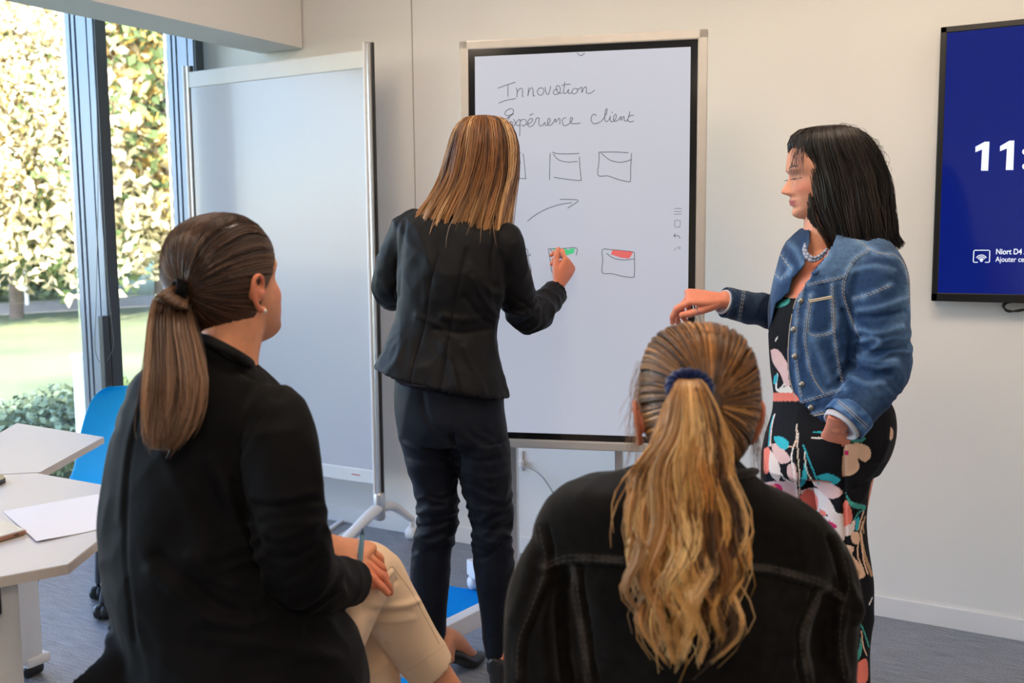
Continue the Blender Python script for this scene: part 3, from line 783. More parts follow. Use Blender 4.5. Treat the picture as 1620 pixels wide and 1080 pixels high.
ph = empty('smartphone', (c_[0], c_[1], .741), 'copper-edged phone lying face up at the left edge of the near table', 'phone')
MB().prism(ccw([tuple(p_) for p_ in ph_poly]), .7425, .7505).build('case', mat('copper_rim', (.42, .22, .14), .35, .5), ph)
ins = [tuple(c_+(p_-c_)*.96) for p_ in ph_poly]
MB().prism(ccw(ins), .7505, .7515).build('display', mat('glossy_phone_glass', (.30, .38, .52), .08), ph)
edg = (ph_poly[2]*.8+ph_poly[3]*.2); ed = nrm(np.append(ph_poly[3]-ph_poly[2], 0)); 
MB().box((edg[0]+.000, edg[1]-.0003, .7465), (.010, .002, .0025), np.array([ed, [-ed[1], ed[0], 0], [0, 0, 1]])).build('charging_port', M_BLACKPL, ph)
kp = [np.array(h2(*q)) for q in ((-30, 757), (5, 758), (9, 763), (0, 768), (-30, 772))]
tag(MB().prism(ccw([tuple(p_) for p_ in kp]), .7405, .7525).build('remote_control', M_BLACKPL, origin=(kp[1][0], kp[1][1], .7405)), 'small black device at the left edge of the table', 'device')

# ------------------------------------------------------------------ blue shell chair
ch = empty('shell_chair', (-3.35, 2.42, 0), 'bright blue moulded shell chair on grey caster legs behind the table', 'chair')
top = P(226, 609, 3.62); cx, cy = top[0], top[1]; fd = nrm(np.array([.25, -1.0, 0])); sd = np.array([-fd[1], fd[0], 0])
prof = [(-.20, .83+.0, .11), (-.195, .80, .165), (-.175, .72, .20), (-.15, .62, .225), (-.12, .52, .235), (-.07, .455, .235), (.02, .43, .23), (.12, .435, .225), (.20, .45, .215), (.225, .435, .20)]
zscale = (top[2]-.0)/.83
nu = 17; V = []; F = []
for k in (0, 1):
    for (a, z, wd) in prof:
        for j in range(nu):
            u = -1+2*j/(nu-1); back = np.clip((z-.45)/.35, 0, 1)
            curl = .06*u*u*back+(1-back)*0; lift = .03*u*u*(1-back)
            th = .006*k
            p_ = np.array([cx, cy, 0])+fd*(a+.20+curl-th*back)+sd*u*wd*(1-.0*abs(u))+UPV*((z+lift)*zscale-th*(1-back))
            V.append(p_)
m_ = len(prof); o_ = m_*nu
for i in range(m_-1):
    for j in range(nu-1):
        F.append((i*nu+j, i*nu+j+1, (i+1)*nu+j+1, (i+1)*nu+j)); F.append((o_+i*nu+j, o_+(i+1)*nu+j, o_+(i+1)*nu+j+1, o_+i*nu+j+1))
for i in range(m_-1):
    F += [(i*nu, (i+1)*nu, o_+(i+1)*nu, o_+i*nu), (i*nu+nu-1, o_+i*nu+nu-1, o_+(i+1)*nu+nu-1, (i+1)*nu+nu-1)]
for j in range(nu-1):
    F += [(j, o_+j, o_+j+1, j+1), ((m_-1)*nu+j, (m_-1)*nu+j+1, o_+(m_-1)*nu+j+1, o_+(m_-1)*nu+j)]
me = mesh_from(V, F)
sh = link_mesh('seat_shell', me, M_SHELL, ch)
sub = sh.modifiers.new('s', 'SUBSURF'); sub.levels = 2; sub.render_levels = 2
seatc = np.array([cx, cy, 0])+fd*.22
cast = hit(163, 966, z=.03)
for sx, sy in ((1, 1), (1, -1), (-1, 1), (-1, -1)):
    e = seatc+sd*.23*sx+fd*.21*sy
    if sx == 1 and sy == 1: e = np.array([cast[0], cast[1], 0])
    t0 = seatc+sd*.10*sx+fd*.08*sy+UPV*.42*zscale
    MB().tube([t0, e+UPV*.07], [.012, .012], n=10).build('leg', M_GREY, ch, smooth=True)
    mb = MB()
    for s in (-1, 1): mb.tube([e+RIGHT*(.012*s-.006)+UPV*.027, e+RIGHT*(.012*s+.006)+UPV*.027], .026, n=16)
    mb.tube([e+UPV*.03, e+UPV*.075], .008, n=8); mb.build('caster', M_BLACKPL, ch, smooth=True)
# ------------------------------------------------------------------ people: building blocks
def skin_mat(name):
    m = mat(name, (.6, .4, .3), .48, spec=.35, sss=.12, attr='Col', noise=(60, .05), bump=(700, .12))
    return m
M_SKIN = skin_mat('skin')
def fabric(name, col, rough=.9, sheen=.25, nz=(25, .12), bump=(900, .25), attr=None, spec=.2):
    return mat(name, col, rough, spec=spec, sheen=sheen, noise=nz, bump=bump, attr=attr)
M_BLAZER = fabric('black_suit_cloth', (.0050, .0050, .0058), .7, .03, spec=.09)
M_SUIT = fabric('black_stretch_suiting', (.0060, .0064, .0080), .6, .03, spec=.16)
M_TROUS = fabric('dark_navy_trousers', (.0075, .0095, .0160), .5, .04, spec=.07)
M_BEIGE = fabric('beige_trousers', tuple(srgb(238, 206, 172)), .8, .1, nz=(12, .03))
M_BDENIM = fabric('washed_black_denim', (.016, .0135, .012), .85, .12, nz=(60, .30), attr='Col', spec=.07)
M_DENIM = fabric('blue_denim', (.06, .14, .28), .8, .08, nz=(90, .22), attr='Col')
M_PRINT = fabric('floral_crepe', (.01, .01, .015), .75, .0, nz=(9, .02), attr='Col')
M_STITCH = mat('pale_stitching', tuple(srgb(196, 182, 160)), .8)
M_STITCHD = mat('grey_stitching', (.050, .045, .041), .8)
M_SHOE = mat('black_leather', (.010, .010, .011), .35)
M_STEEL = mat('polished_steel', (.55, .55, .57), .25, 1.0)

def frame_of(yaw, pitch=0, roll=0):
    """yaw from 'away from the camera' towards image right; pitch up; roll clockwise as seen from behind"""
    y, p, r = map(math.radians, (yaw, pitch, roll))
    f0 = AWAY*math.cos(y)+RIGHT*math.sin(y); rt = RIGHT*math.cos(y)-AWAY*math.sin(y)
    f = f0*math.cos(p)+UPV*math.sin(p); u = np.cross(rt, f)
    rt2 = rt*math.cos(r)-u*math.sin(r); u2 = rt*math.sin(r)+u*math.cos(r)
    return np.array([rt2, f, u2])           # rows: right, forward, up
HEAD_T = np.array([  # z, front, back, half width, exponent
    (.1165, -.005, -.022, .004, 2), (.113, .020, -.042, .028, 2), (.104, .044, -.066, .048, 2), (.088, .064, -.085, .0625, 2.1),
    (.066, .078, -.097, .0705, 2.2), (.042, .0855, -.103, .0745, 2.25), (.020, .0890, -.104, .0755, 2.25), (.006, .0850, -.102, .0750, 2.2),
    (-.006, .0815, -.099, .0735, 2.15), (-.020, .0835, -.094, .0715, 2.1), (-.036, .0860, -.086, .0690, 2.1), (-.050, .0865, -.076, .0650, 2.1),
    (-.064, .0870, -.062, .0600, 2.1), (-.078, .0840, -.046, .0540, 2.1), (-.090, .0850, -.028, .0450, 2.1), (-.101, .0820, -.008, .0340, 2.0),
    (-.110, .0700, .012, .0210, 2.0), (-.1135, .050, .030, .006, 2.0)])
def head_parts(ears=True, nose=1.0, face_w=1.0):
    T = catmull(HEAD_T, 5); V = []; n = 72; m = len(T)
    for z, fr, bk, wd, e in T:
        c = (fr+bk)/2*.35+.65*0.0
        for k in range(n):
            a = 2*math.pi*k/n; ca, sa = math.cos(a), math.sin(a)
            x = wd*face_w*math.copysign(abs(ca)**(2/e), ca)
            y = (c+(fr-c)*abs(sa)**(2/e)) if sa > 0 else (c-(c-bk)*abs(sa)**(2/e))
            V.append((x, y, z))
    V = np.array(V); x, y, z = V[:, 0], V[:, 1], V[:, 2]; front = np.clip((y-.02)/.04, 0, 1)
    g = lambda cx, cz, sx, sz: np.exp(-((x-cx)/sx)**2-((z-cz)/sz)**2)
    d = np.zeros(len(V))
    # nose: ridge, tip, wings
    t = np.clip((.004-z)/.046, 0, 1)
    prof = np.where((z < .006) & (z > -.050), np.interp(z, [-.050, -.045, -.040, -.034, -.020, 0, .006], [.0, .010, .021, .0235, .015, .005, .0]), 0)
    d += nose*prof*np.exp(-(x/(.0062+.006*t))**2)
    d += nose*.008*(g(.0125, -.041, .006, .006)+g(-.0125, -.041, .006, .006))
    # sockets, brows, cheeks
    for s in (-1, 1):
        d -= .0085*g(s*.031, -.001, .016, .011)
        d += .0055*g(s*.031, -.003, .0125, .0075)       # lids over the eyeball
        d += .0035*g(s*.030, .016, .020, .006)
        d += .0045*g(s*.045, -.033, .017, .016)
        d -= .003*g(s*.026, -.056, .008, .012)
    # lips with the line between them, chin
    d += .0062*g(0, -.0615, .019, .0045)+.0068*g(0, -.0715, .016, .0048)-.0040*g(0, -.0665, .022, .0016)
    d -= .0035*g(0, -.0805, .018, .005)
    d += .004*g(0, -.097, .018, .010)
    d -= .002*g(0, -.053, .004, .006)
    y2 = y+d*front; V[:, 1] = y2
    F = []
    for i in range(m-1):
        for k in range(n): F.append((i*n+k, i*n+(k+1) % n, (i+1)*n+(k+1) % n, (i+1)*n+k))
    F.append(tuple(range(n-1, -1, -1))); F.append(tuple((m-1)*n+k for k in range(n)))
    out = [(V, F)]
    if ears:
        for s in (-1, 1):
            c = np.array([s*.0765, -.006, -.016])
            # helix rim, antihelix, lobe, concha base
            rim = [c+np.array([s*o, yy, zz]) for o, yy, zz in ((.002, .010, -.012), (.004, .012, .006), (.010, .010, .021), (.014, .000, .029), (.016, -.011, .025), (.015, -.017, .010), (.012, -.016, -.006), (.008, -.010, -.020), (.005, -.001, -.030), (.003, .006, -.027))]
            out.append(tube(rim, [.0035, .0038, .004, .0042, .0044, .0044, .0044, .0048, .0058, .004], n=8, res=4))
            out.append(tube([c+np.array([s*.008, -.004, .016]), c+np.array([s*.010, -.008, .004]), c+np.array([s*.007, -.005, -.012])], [.0035, .004, .0035], n=8, res=3))
            out.append(tube([c+np.array([-s*.004, .004, -.002]), c+np.array([s*.004, -.007, -.001])], [.015, .013], n=10))
            out.append(tube([c+np.array([s*.003, .011, -.004]), c+np.array([s*.006, .009, -.006])], [.004, .003], n=8))
    return out
def place(parts, origin, R, s=1.0): return [(np.asarray(V)*s @ R+origin, F) for V, F in parts]
def hand_parts(W, f, n, side, curls, thumb=(.75, .55, -.25), tcurl=20, spread=1.0, s=1.0, lens=1.0):
    """W wrist, f towards the fingers, n back of the hand, side=+1 thumb on cross(f,n) side"""
    f = nrm(f); n = nrm(n-f*np.dot(n, f)); sd = np.cross(f, n)*side; out = []
    def rot(v, ang): return v[0]*f+v[1]*sd+v[2]*n
    sec = []
    for t, a, b, o in ((-.05, .023, .018, 0), (-.01, .025, .0175, 0), (.02, .031, .0155, .002), (.05, .038, .0150, .001), (.078, .0405, .0135, 0), (.092, .038, .0115, 0), (.098, .030, .006, 0)):
        c = W+f*t*s+sd*o*s+n*0
        sec.append((c, sd*a*s, n*b*s, 2.4))
    out.append(loft(sec, n=24, res=3))
    for i, (off, L, r0) in enumerate(((.0285, (.042, .025, .021), .0092), (.0095, (.046, .029, .022), .0094), (-.0095, (.042, .027, .021), .0088), (-.0275, (.034, .021, .019), .0080))):
        k0 = {0: .086, 1: .090, 2: .086, 3: .079}[i]
        p = W+f*k0*s+sd*off*s+n*.001*s; cu = curls[i]; ang = 0; pts = [p-f*.022*s, p]; rr = [r0*.95*s, r0*s*1.02]
        lat = nrm(f+sd*off*spread*3.0)
        for j in range(3):
            ang += math.radians(cu[j]); d = lat*math.cos(ang)-n*math.sin(ang)
            q = pts[-1]+d*L[j]*s*lens; pts += [(pts[-1]+q)/2, q]; rr += [r0*s*(.93-.07*j), r0*s*(1.0-.10*j)]
        rr[-1] = r0*.72*s
        out.append(tube(pts, rr, n=10, res=3, up=sd))
    d0 = nrm(f*thumb[0]+sd*thumb[1]+n*thumb[2]); p0 = W+f*.016*s+sd*.018*s-n*.002*s
    a1 = p0+d0*.045*s; t2 = math.radians(tcurl)
    ax = nrm(np.cross(d0, f)) if abs(np.dot(d0, f)) < .99 else n
    def ro(v, k, a): return v*math.cos(a)+np.cross(k, v)*math.sin(a)+k*np.dot(k, v)*(1-math.cos(a))
    d1 = ro(d0, ax, t2); d2 = ro(d1, ax, t2*1.3); a2 = a1+d1*.034*s; a3 = a2+d2*.026*s
    out.append(tube([p0, (p0+a1)/2, a1, (a1+a2)/2, a2, a3], [.015*s, .0145*s, .0118*s, .0105*s, .0105*s, .0078*s], n=12, res=3))
    tips = a3
    return out
def shrink(secs, k=.86): return [(s[0], s[1]*k, s[2]*k, 2.0) for s in secs]
def paint_skin(me, head=None, base=(226, 168, 136), lip=(188, 92, 92), blush=.0, brow=(60, 42, 34), hairline=None):
    co, no = co_no(me); c = np.tile(srgb(*base), (len(co), 1))
    nn = pnoise(co*22)*.06+pnoise(co*70)*.03; c *= (1+nn)[:, None]
    if head is not None:
        o, R = head; l = (co-o) @ R.T; x, y, z = l.T; f = (y > .04)
        g = lambda cx, cz, sx, sz: np.exp(-((x-cx)/sx)**2-((z-cz)/sz)**2)*f
        for s in (-1, 1):
            b = (blush*g(s*.043, -.033, .02, .018))[:, None]; c = c*(1-b)+srgb(206, 96, 84)*b
            bx = np.clip(1-np.abs((np.abs(x)-.032)/.019), 0, 1)
            arch = .0215+.004*np.cos((np.abs(x)-.036)*80)
            b = (np.clip(1.3-np.abs(z-arch)/.0032, 0, 1)*np.clip(bx*3, 0, 1)*f*(x*s > 0)*.85)[:, None]; c = c*(1-b)+srgb(*brow)*b
            b = (np.clip(1.2-np.abs(z-(-.0075))/.0016, 0, 1)*(np.abs(x*s-.031) < .014)*f*.9)[:, None]; c = c*(1-b)+srgb(30, 22, 20)*b
            b = (.35*g(s*.031, .004, .015, .006))[:, None]; c = c*(1-b)+srgb(150, 96, 82)*b
        b = (np.clip(1.25*np.exp(-((z+.0668)/.0075)**4-(x/.0225)**4), 0, 1)*f*(y > .06)*.8)[:, None]; c = c*(1-b)+srgb(*lip)*b
        b = (.5*g(0, -.041, .014, .008))[:, None]; c = c*(1-b)+srgb(208, 120, 100)*b
        # warm ears
        b = (np.clip((np.abs(x)-.078)/.006, 0, 1)*.45)[:, None]; c = c*(1-b)+srgb(222, 110, 84)*b
    set_col(me, np.clip(c, 0, 1))
def strand_mesh(paths, radius, cols, taper=True):
    """paths (N,M,3) -> thin three-sided hairs with a colour per point"""
    N, Mn, _ = paths.shape
    T = np.gradient(paths, axis=1); T /= np.linalg.norm(T, axis=2, keepdims=True)+1e-12
    ref = np.array([.31, .52, .79]); a = np.cross(T, ref); a /= np.linalg.norm(a, axis=2, keepdims=True)+1e-12; b = np.cross(T, a)
    r = np.broadcast_to(np.asarray(radius, float).reshape(-1, 1), (N, Mn)).copy()
    if taper:
        tp = np.ones(Mn); k = max(2, Mn//4); tp[-k:] = np.linspace(1, .25, k); r *= tp
    V = np.stack([paths+(a*math.cos(t)+b*math.sin(t))*r[..., None] for t in (0, 2.094, 4.189)], 2)   # N,M,3,3
    idx = np.arange(N*Mn*3).reshape(N, Mn, 3)
    q = [np.stack([idx[:, :-1, k], idx[:, :-1, (k+1) % 3], idx[:, 1:, (k+1) % 3], idx[:, 1:, k]], -1).reshape(-1, 4) for k in range(3)]
    me = quick_mesh(V.reshape(-1, 3), np.concatenate(q))
    c = np.broadcast_to(cols[:, None, None, :] if cols.ndim == 2 else cols[:, :, None, :], (N, Mn, 3, 3)).reshape(-1, 3)
    set_col(me, c); return me
def hair_mat(name, rough=.38, spec=.5):
    m = mat(name, (.1, .05, .03), rough, spec=spec, attr='Col'); b = m.node_tree.nodes['Principled BSDF']
    b.inputs['Anisotropic'].default_value = .0
    return m
M_HAIR = hair_mat('hair_strands')
def palette(r, N, cols, weights, jit=.15):
    cols = np.array([srgb(*c) for c in cols]); k = r.choice(len(cols), N, p=np.array(weights)/np.sum(weights))
    return np.clip(cols[k]*(1+jit*r.normal(size=(N, 1))), 0, 1)
def loft_strands(secs, N, Mn, seed, clumps=60, rho=(.75, 1.0), spread=.10, wave=(0, 0), tmax=(.9, 1.0), tmin=(0, 0), theta=(0, 2*math.pi), clump_pull=.75, fly=.0, jit=.003):
    """hairs that run down a stack of cross-sections"""
    r = np.random.default_rng(seed)
    A = np.array([np.concatenate([s[0], s[1], s[2]]) for s in secs]); m = len(A)
    Ac = catmull(A, 6); par = np.linspace(0, 1, len(Ac))
    cth = r.uniform(theta[0], theta[1], clumps); crho = r.uniform(rho[0], rho[1], clumps)**.5 if rho[0] < .3 else r.uniform(rho[0], rho[1], clumps)
    cph = r.uniform(0, 6.28, clumps); cend = r.uniform(tmax[0], tmax[1], clumps); cw = r.uniform(.5, 1.4, clumps)
    k = r.integers(0, clumps, N)
    th0 = cth[k]+r.normal(size=N)*spread*1.6; rh0 = np.clip(crho[k]+r.normal(size=N)*.06, .05, 1.06)
    t0 = r.uniform(tmin[0], tmin[1], N) if tmin[1] > tmin[0] else np.full(N, tmin[0]); t1 = np.clip(cend[k]+r.normal(size=N)*.03, t0+.1, 1.0)
    s = np.linspace(0, 1, Mn)[None, :]; t = t0[:, None]+(t1-t0)[:, None]*s
    pull = 1-clump_pull*s**1.5
    th = cth[k][:, None]+(th0-cth[k])[:, None]*pull; rh = crho[k][:, None]+(rh0-crho[k])[:, None]*pull
    th = th+.0
    def I(c): return np.interp(t.ravel(), par, Ac[:, c]).reshape(t.shape)
    C = np.stack([I(0), I(1), I(2)], -1); U = np.stack([I(3), I(4), I(5)], -1); Vv = np.stack([I(6), I(7), I(8)], -1)
    wv = wave[0]*np.sin(t*wave[1]+cph[k][:, None])*cw[k][:, None]*np.clip(t*1.6-.15, 0, 1)
    wv2 = wave[0]*.7*np.sin(t*wave[1]*.83+cph[k][:, None]*2.3)*cw[k][:, None]*np.clip(t*1.6-.15, 0, 1)
    Un = U/(np.linalg.norm(U, axis=2, keepdims=True)+1e-9); Vn = Vv/(np.linalg.norm(Vv, axis=2, keepdims=True)+1e-9)
    p = C+U*(np.cos(th)*rh)[..., None]+Vv*(np.sin(th)*rh)[..., None]+Un*wv[..., None]+Vn*wv2[..., None]
    ph = r.normal(size=(N, 1, 3)); p += ph*jit*np.clip(s[..., None], .1, 1)
    if fly:
        fl = (r.random(N) < .05); p[fl] += (r.normal(size=(fl.sum(), 1, 3)))*fly*(s[..., None]**1.5)
    return p, k, t
SC_R = np.array([.0815, .108, .1215]); SC_C = np.array([0, -.004, .0])
_SKULL = None
def skull_radius(d):
    """distance from the head's centre to its surface along unit directions d"""
    global _SKULL
    if _SKULL is None:
        V, F = head_parts(ears=False)[0]; bv = BVHTree.FromPolygons([Vector(v) for v in V], F)
        th = np.linspace(0, math.pi, 61); ph = np.linspace(-math.pi, math.pi, 121); G = np.zeros((61, 121))
        for i, t in enumerate(th):
            for j, q in enumerate(ph):
                h = bv.ray_cast(Vector(SC_C), Vector((math.sin(t)*math.cos(q), math.sin(t)*math.sin(q), math.cos(t))))
                G[i, j] = h[3] if h[3] else .1
        _SKULL = G
    t = np.arccos(np.clip(d[:, 2], -1, 1))/math.pi*60; q = (np.arctan2(d[:, 1], d[:, 0])+math.pi)/(2*math.pi)*120
    i = np.clip(t.astype(int), 0, 59); j = np.clip(q.astype(int), 0, 119); a = t-i; b = q-j; G = _SKULL
    return G[i, j]*(1-a)*(1-b)+G[i+1, j]*a*(1-b)+G[i, j+1]*(1-a)*b+G[i+1, j+1]*a*b
def cap_limit(beta, prof):
    return np.interp(np.abs(beta), np.radians([0, 30, 60, 85, 100, 130, 180]), np.radians(prof))
def scalp(head, Tdir, prof, N, Mn, seed, lift=.002, rad_scale=1.0, lo=0.0, inner=.12, clumps=0):
    """pulled-back hair: paths over the skull from the hairline to the tie. Returns paths and the closed cap below them"""
    o, R = head; r = np.random.default_rng(seed); T = nrm(Tdir)
    up = nrm(np.array([0, 0, 1.])-T*T[2]); sdv = np.cross(T, up)
    def pt(b, a, k=1.0):
        d = T[None]*np.cos(a)[:, None]+(up[None]*np.cos(b)[:, None]+sdv[None]*np.sin(b)[:, None])*np.sin(a)[:, None]
        rad = skull_radius(d)
        return SC_C+d*(rad*k+.0035)[:, None]
    b = r.uniform(-math.pi, math.pi, N); lim = cap_limit(b, prof)
    if clumps:
        cb = np.sort(r.uniform(-math.pi, math.pi, clumps)); j = np.clip(np.searchsorted(cb, b), 0, clumps-1); bt = cb[j]
    else: bt = b
    st = lim*(1-.0*r.random(N))*r.uniform(.985, 1.015, N)
    st = np.where(r.random(N) < .35, lim*r.uniform(.5, 1, N), st)
    s = np.linspace(0, 1, Mn)
    lf = r.uniform(0, lift, N); out = np.zeros((N, Mn, 3))
    for i, t in enumerate(s):
        a = st*(1-t)+inner*t; bb = b+(bt-b)*.36*math.sin(math.pi*min(1, t*1.1))
        bulge = 1+(.012+lf/.1)*math.sin(math.pi*min(1, .08+t*.9))
        out[:, i] = pt(bb, a, rad_scale*bulge)
    nb, na = 72, 16; V = []; F = []
    for i in range(nb):
        be = np.full(na, -math.pi+2*math.pi*i/nb); lm = cap_limit(be, prof); a = lm*np.linspace(.01, 1, na)
        q = pt(be, a, 1.0*rad_scale); V += list(q)
    for i in range(nb):
        for j_ in range(na-1):
            a, b_ = i*na+j_, ((i+1) % nb)*na+j_; F.append((a, a+1, b_+1, b_))
    return out @ R+o, (np.array(V) @ R+o, F)
def wpt(head, l): o, R = head; return np.asarray(l, float) @ R+o
def eyes(head, person, iris=(70, 45, 30), closed=False):
    for s in (-1, 1):
        c = wpt(head, (s*.031, .0595 if closed else .0630, -.001)); mb = MB()
        bm = bmesh.new(); bmesh.ops.create_uvsphere(bm, u_segments=20, v_segments=14, radius=.0118)
        bm.verts.index_update(); V = [np.array(v.co)+c for v in bm.verts]; F = [tuple(v.index for v in f.verts) for f in bm.faces]; bm.free()
        me = mesh_from(V, F); fw = head[1][1]
        d = (np.array(V)-c)/.0118 @ fw
        col = np.where((d > .90)[:, None], srgb(*iris), srgb(225, 218, 212)); col = np.where((d > .975)[:, None], srgb(12, 10, 10), col)
        set_col(me, col); link_mesh('eye', me, bpy.data.materials.get('eye_wet') or mat('eye_wet', (.8, .8, .8), .1, attr='Col'), person)
def person(loc, label): return empty('person', loc, label, 'person', None)
def garment(name, parts, voxel, person_, m, lines=(), wr=None, folds=(), sm=2, post=None, col=None, fade=None):
    me = fuse(parts, voxel, sm)
    if wr:
        for a in wr: wrinkle(me, *a)
    for a in folds: limb_folds(me, *a)
    disp = sculpt(me, lines) if lines else None
    if lines: smooth_np(me, 1, .3)
    if col is not None:
        co, no = co_no(me); c = np.tile(np.array(col, float), (len(co), 1)); c = fade(me, co, no, c, disp) if fade else c; set_col(me, np.clip(c, 0, 1))
    return me
def finish(name, me, m, person_, keep=None):
    if keep is None: keep = .55 if name in ('blazer', 'trousers') else 1.0
    if keep < 1:
        o = bpy.data.objects.new('tmp', me); COL.objects.link(o); d = o.modifiers.new('d', 'DECIMATE'); d.ratio = keep
        dg = bpy.context.evaluated_depsgraph_get(); dg.update(); me2 = bpy.data.meshes.new_from_object(o.evaluated_get(dg)); bpy.data.objects.remove(o); me = me2
    return link_mesh(name, me, m, person_)
def threads(me, specs, m, person_, name='stitching', off=.0006):
    bv = bvh_of(me); mb = MB()
    for sp in specs:
        px, rad = sp[0], sp[1]; dash = sp[2] if len(sp) > 2 else None
        for run in drape(bv, px, rad, off, sp[3] if len(sp) > 3 else 2.0, dash): mb.tube(run, rad, n=4)
    if not mb.V: return None
    return tag(mb.build(name, m, person_, smooth=True), kind='stuff')
def shoe(ank, toe_dir, m, person_, s=1.0, heel=.05, name='shoe'):
    """court shoe: sole on the floor, low-cut upper, block heel"""
    d = nrm(np.array([toe_dir[0], toe_dir[1], 0])); sd = np.array([-d[1], d[0], 0]); g = np.array([ank[0], ank[1], 0.0])
    def c(t, z): return g+d*t*s+UPV*z
    secs = [(c(-.062, .045+heel), sd*.012, UPV*.022), (c(-.05, .035+heel), sd*.027, UPV*.03), (c(-.01, .030+heel), sd*.032, UPV*.026), (c(.05, .030+heel*.5), sd*.036, UPV*.026),
            (c(.10, .022), sd*.042, UPV*.022), (c(.15, .019), sd*.036, UPV*.016), (c(.185, .015), sd*.016, UPV*.010)]
    me = fuse([loft(secs, n=24, p=2.4, res=4)], .004, 2); finish(name, me, m, person_)
    hb = MB(); V, F = loft([(c(-.035, .045+heel), sd*.025, d*.028), (c(-.035, heel*.5), sd*.019, d*.02), (c(-.035, 0.001), sd*.018, d*.019)], n=18, p=2.5); hb.add(V, F); hb.build('heel', m, person_, smooth='auto')
def foot_parts(ank, toe_dir, heel=.05):
    d = nrm(np.array([toe_dir[0], toe_dir[1], 0])); g = np.array([ank[0], ank[1], 0.0]); A = np.array(ank, float)
    return [tube([A, g+UPV*(.075+heel)+d*.0, g+UPV*(.062+heel*.75)+d*.05, g+UPV*(.032+heel*.2)+d*.11, g+UPV*.018+d*.15], [.035, .034, .031, .024, .014], n=16, res=4),
            tube([g+UPV*(.05+heel)-d*.03, g+UPV*(.045+heel)+d*.02], [.024, .026], n=12)]
# ================================================================== the woman writing on the screen
HB = (P(766, 254, 3.0), frame_of(12, 3, 4))
pB = person((-1.56, 2.55, 0), 'woman in black blazer and trousers writing on the touch screen')
secB = [S((694, 318), (768, 326), 2.98, .052), S((672, 330), (786, 343), 2.97, .066), S((645, 337), (803, 357), 2.96, .085), S((633, 352), (813, 377), 2.95, .100), S((630, 385), (812, 408), 2.95, .112),
        S((630, 425), (806, 440), 2.95, .118), S((631, 462), (797, 472), 2.95, .115), S((629, 495), (788, 503), 2.96, .105),
        S((621, 516), (785, 530), 2.96, .10), S((608, 545), (789, 562), 2.96, .112), S((597, 566), (797, 595), 2.96, .128), S((589, 580), (805, 628), 2.96, .140)]
shB = P(797, 388, 2.93); elB = P(836, 508, 3.06); wrB = P(881, 458, 3.235)
shL = P(650, 360, 3.0); elL = P(616, 462, 3.03); wrL = P(632, 452, 3.26)
armR = tube([P(785, 375, 2.95), shB, P(812, 445, 2.98), P(831, 500, 3.06), P(848, 497, 3.10), P(863, 480, 3.17), P(879, 460, 3.225)],
            [.05, .060, .056, .054, .050, .045, .043], n=22, res=4, hollow=True)
armL = tube([P(662, 352, 2.97), P(646, 366, 2.98), P(626, 410, 3.02), P(617, 452, 3.05), P(620, 466, 3.12), P(632, 455, 3.24)],
            [.045, .054, .052, .05, .046, .038], n=22, res=4, hollow=True)
me = garment('blazer', [loft(secB, n=56, res=4, hollow=True), armR, armL], .0048, pB, M_SUIT, sm=2,
    wr=[(.005, (7, 7, 5), 1), (.0016, (20, 20, 12), 2, True)],
    folds=[(elB, .11, elB-shB, .006, 22, 1), (elL, .09, UPV, .005, 22, 2)],
    lines=[([(738, 395), (727, 440), (715, 500), (706, 560), (695, 622)], 3.0, -.0040), ([(693, 400), (680, 450), (672, 510), (655, 570), (646, 608)], 3.0, -.0035),
           ([(784, 372), (778, 420), (783, 470), (792, 497)], 4, -.006), ([(640, 350), (634, 400), (630, 470)], 4, -.005),
           ([(700, 500), (735, 505), (780, 498)], 6, .006), ([(690, 520), (730, 527), (780, 520)], 5, -.006), ([(660, 500), (690, 512), (710, 530)], 5, .005), ([(748, 440), (770, 480), (786, 500)], 5, .006), ([(735, 470), (760, 500), (785, 512)], 5, -.005),
           ([(700, 545), (712, 575), (722, 615)], 6, .010), ([(735, 550), (752, 590), (765, 625)], 7, .010), ([(640, 540), (628, 570), (612, 588)], 6, .005),
           ([(800, 400), (790, 440), (795, 480)], 5, .004), ([(812, 470), (830, 480), (842, 490)], 3, -.005), ([(808, 490), (826, 498), (845, 500)], 3, .005), ([(815, 515), (832, 508), (850, 492)], 3, -.004),
           ([(655, 355), (672, 390), (680, 430)], 6, .004), ([(745, 420), (765, 450), (790, 465)], 5, .004)])
me0 = me.copy(); finish('blazer', me, M_SUIT, pB)
threads(me0, [([(738, 395), (727, 440), (715, 500), (706, 560), (695, 620)], .0009), ([(693, 400), (680, 450), (672, 510), (655, 570), (647, 606)], .0009)], M_BLAZER, pB, 'seam')
# body
handB = hand_parts(P(883, 451, 3.235), P(906, 406, 3.27)-P(883, 451, 3.235), -AWAY*.62+RIGHT*.72-UPV*.1, -1, [(44, 60, 35), (62, 70, 45), (72, 78, 45), (78, 80, 45)], thumb=(.85, .5, -.3), tcurl=10, s=.95)
handL = hand_parts(wrL, AWAY*1+UPV*.1, -RIGHT*.6+UPV*.6, 1, [(30, 30, 20)]*4, s=.9)
legsB = dict(
    Lp=[P(668, 640, 2.97), P(672, 690, 2.97), P(687, 756, 2.98), P(693, 820, 3.0), P(683, 871, 3.02), P(681, 918, 3.03), P(686, 975, 3.03), P(689, 1005, 3.03)],
    Lr=[.075, .078, .072, .060, .056, .055, .040, .034],
    Rp=[P(757, 650, 2.95), P(757, 700, 2.95), P(768, 756, 2.95), P(777, 820, 2.95), P(780, 871, 2.96), P(782, 918, 2.98), P(783, 990, 2.99), P(786, 1036, 2.99)],
    Rr=[.088, .086, .079, .064, .058, .057, .042, .036])
ankR = P(793, 1058, 2.99); ankL = P(703, 1040, 3.06)
neckB = tube([P(733, 345, 2.98), P(745, 315, 3.0), P(758, 285, 3.01)], [.06, .052, .052], n=20, res=3)
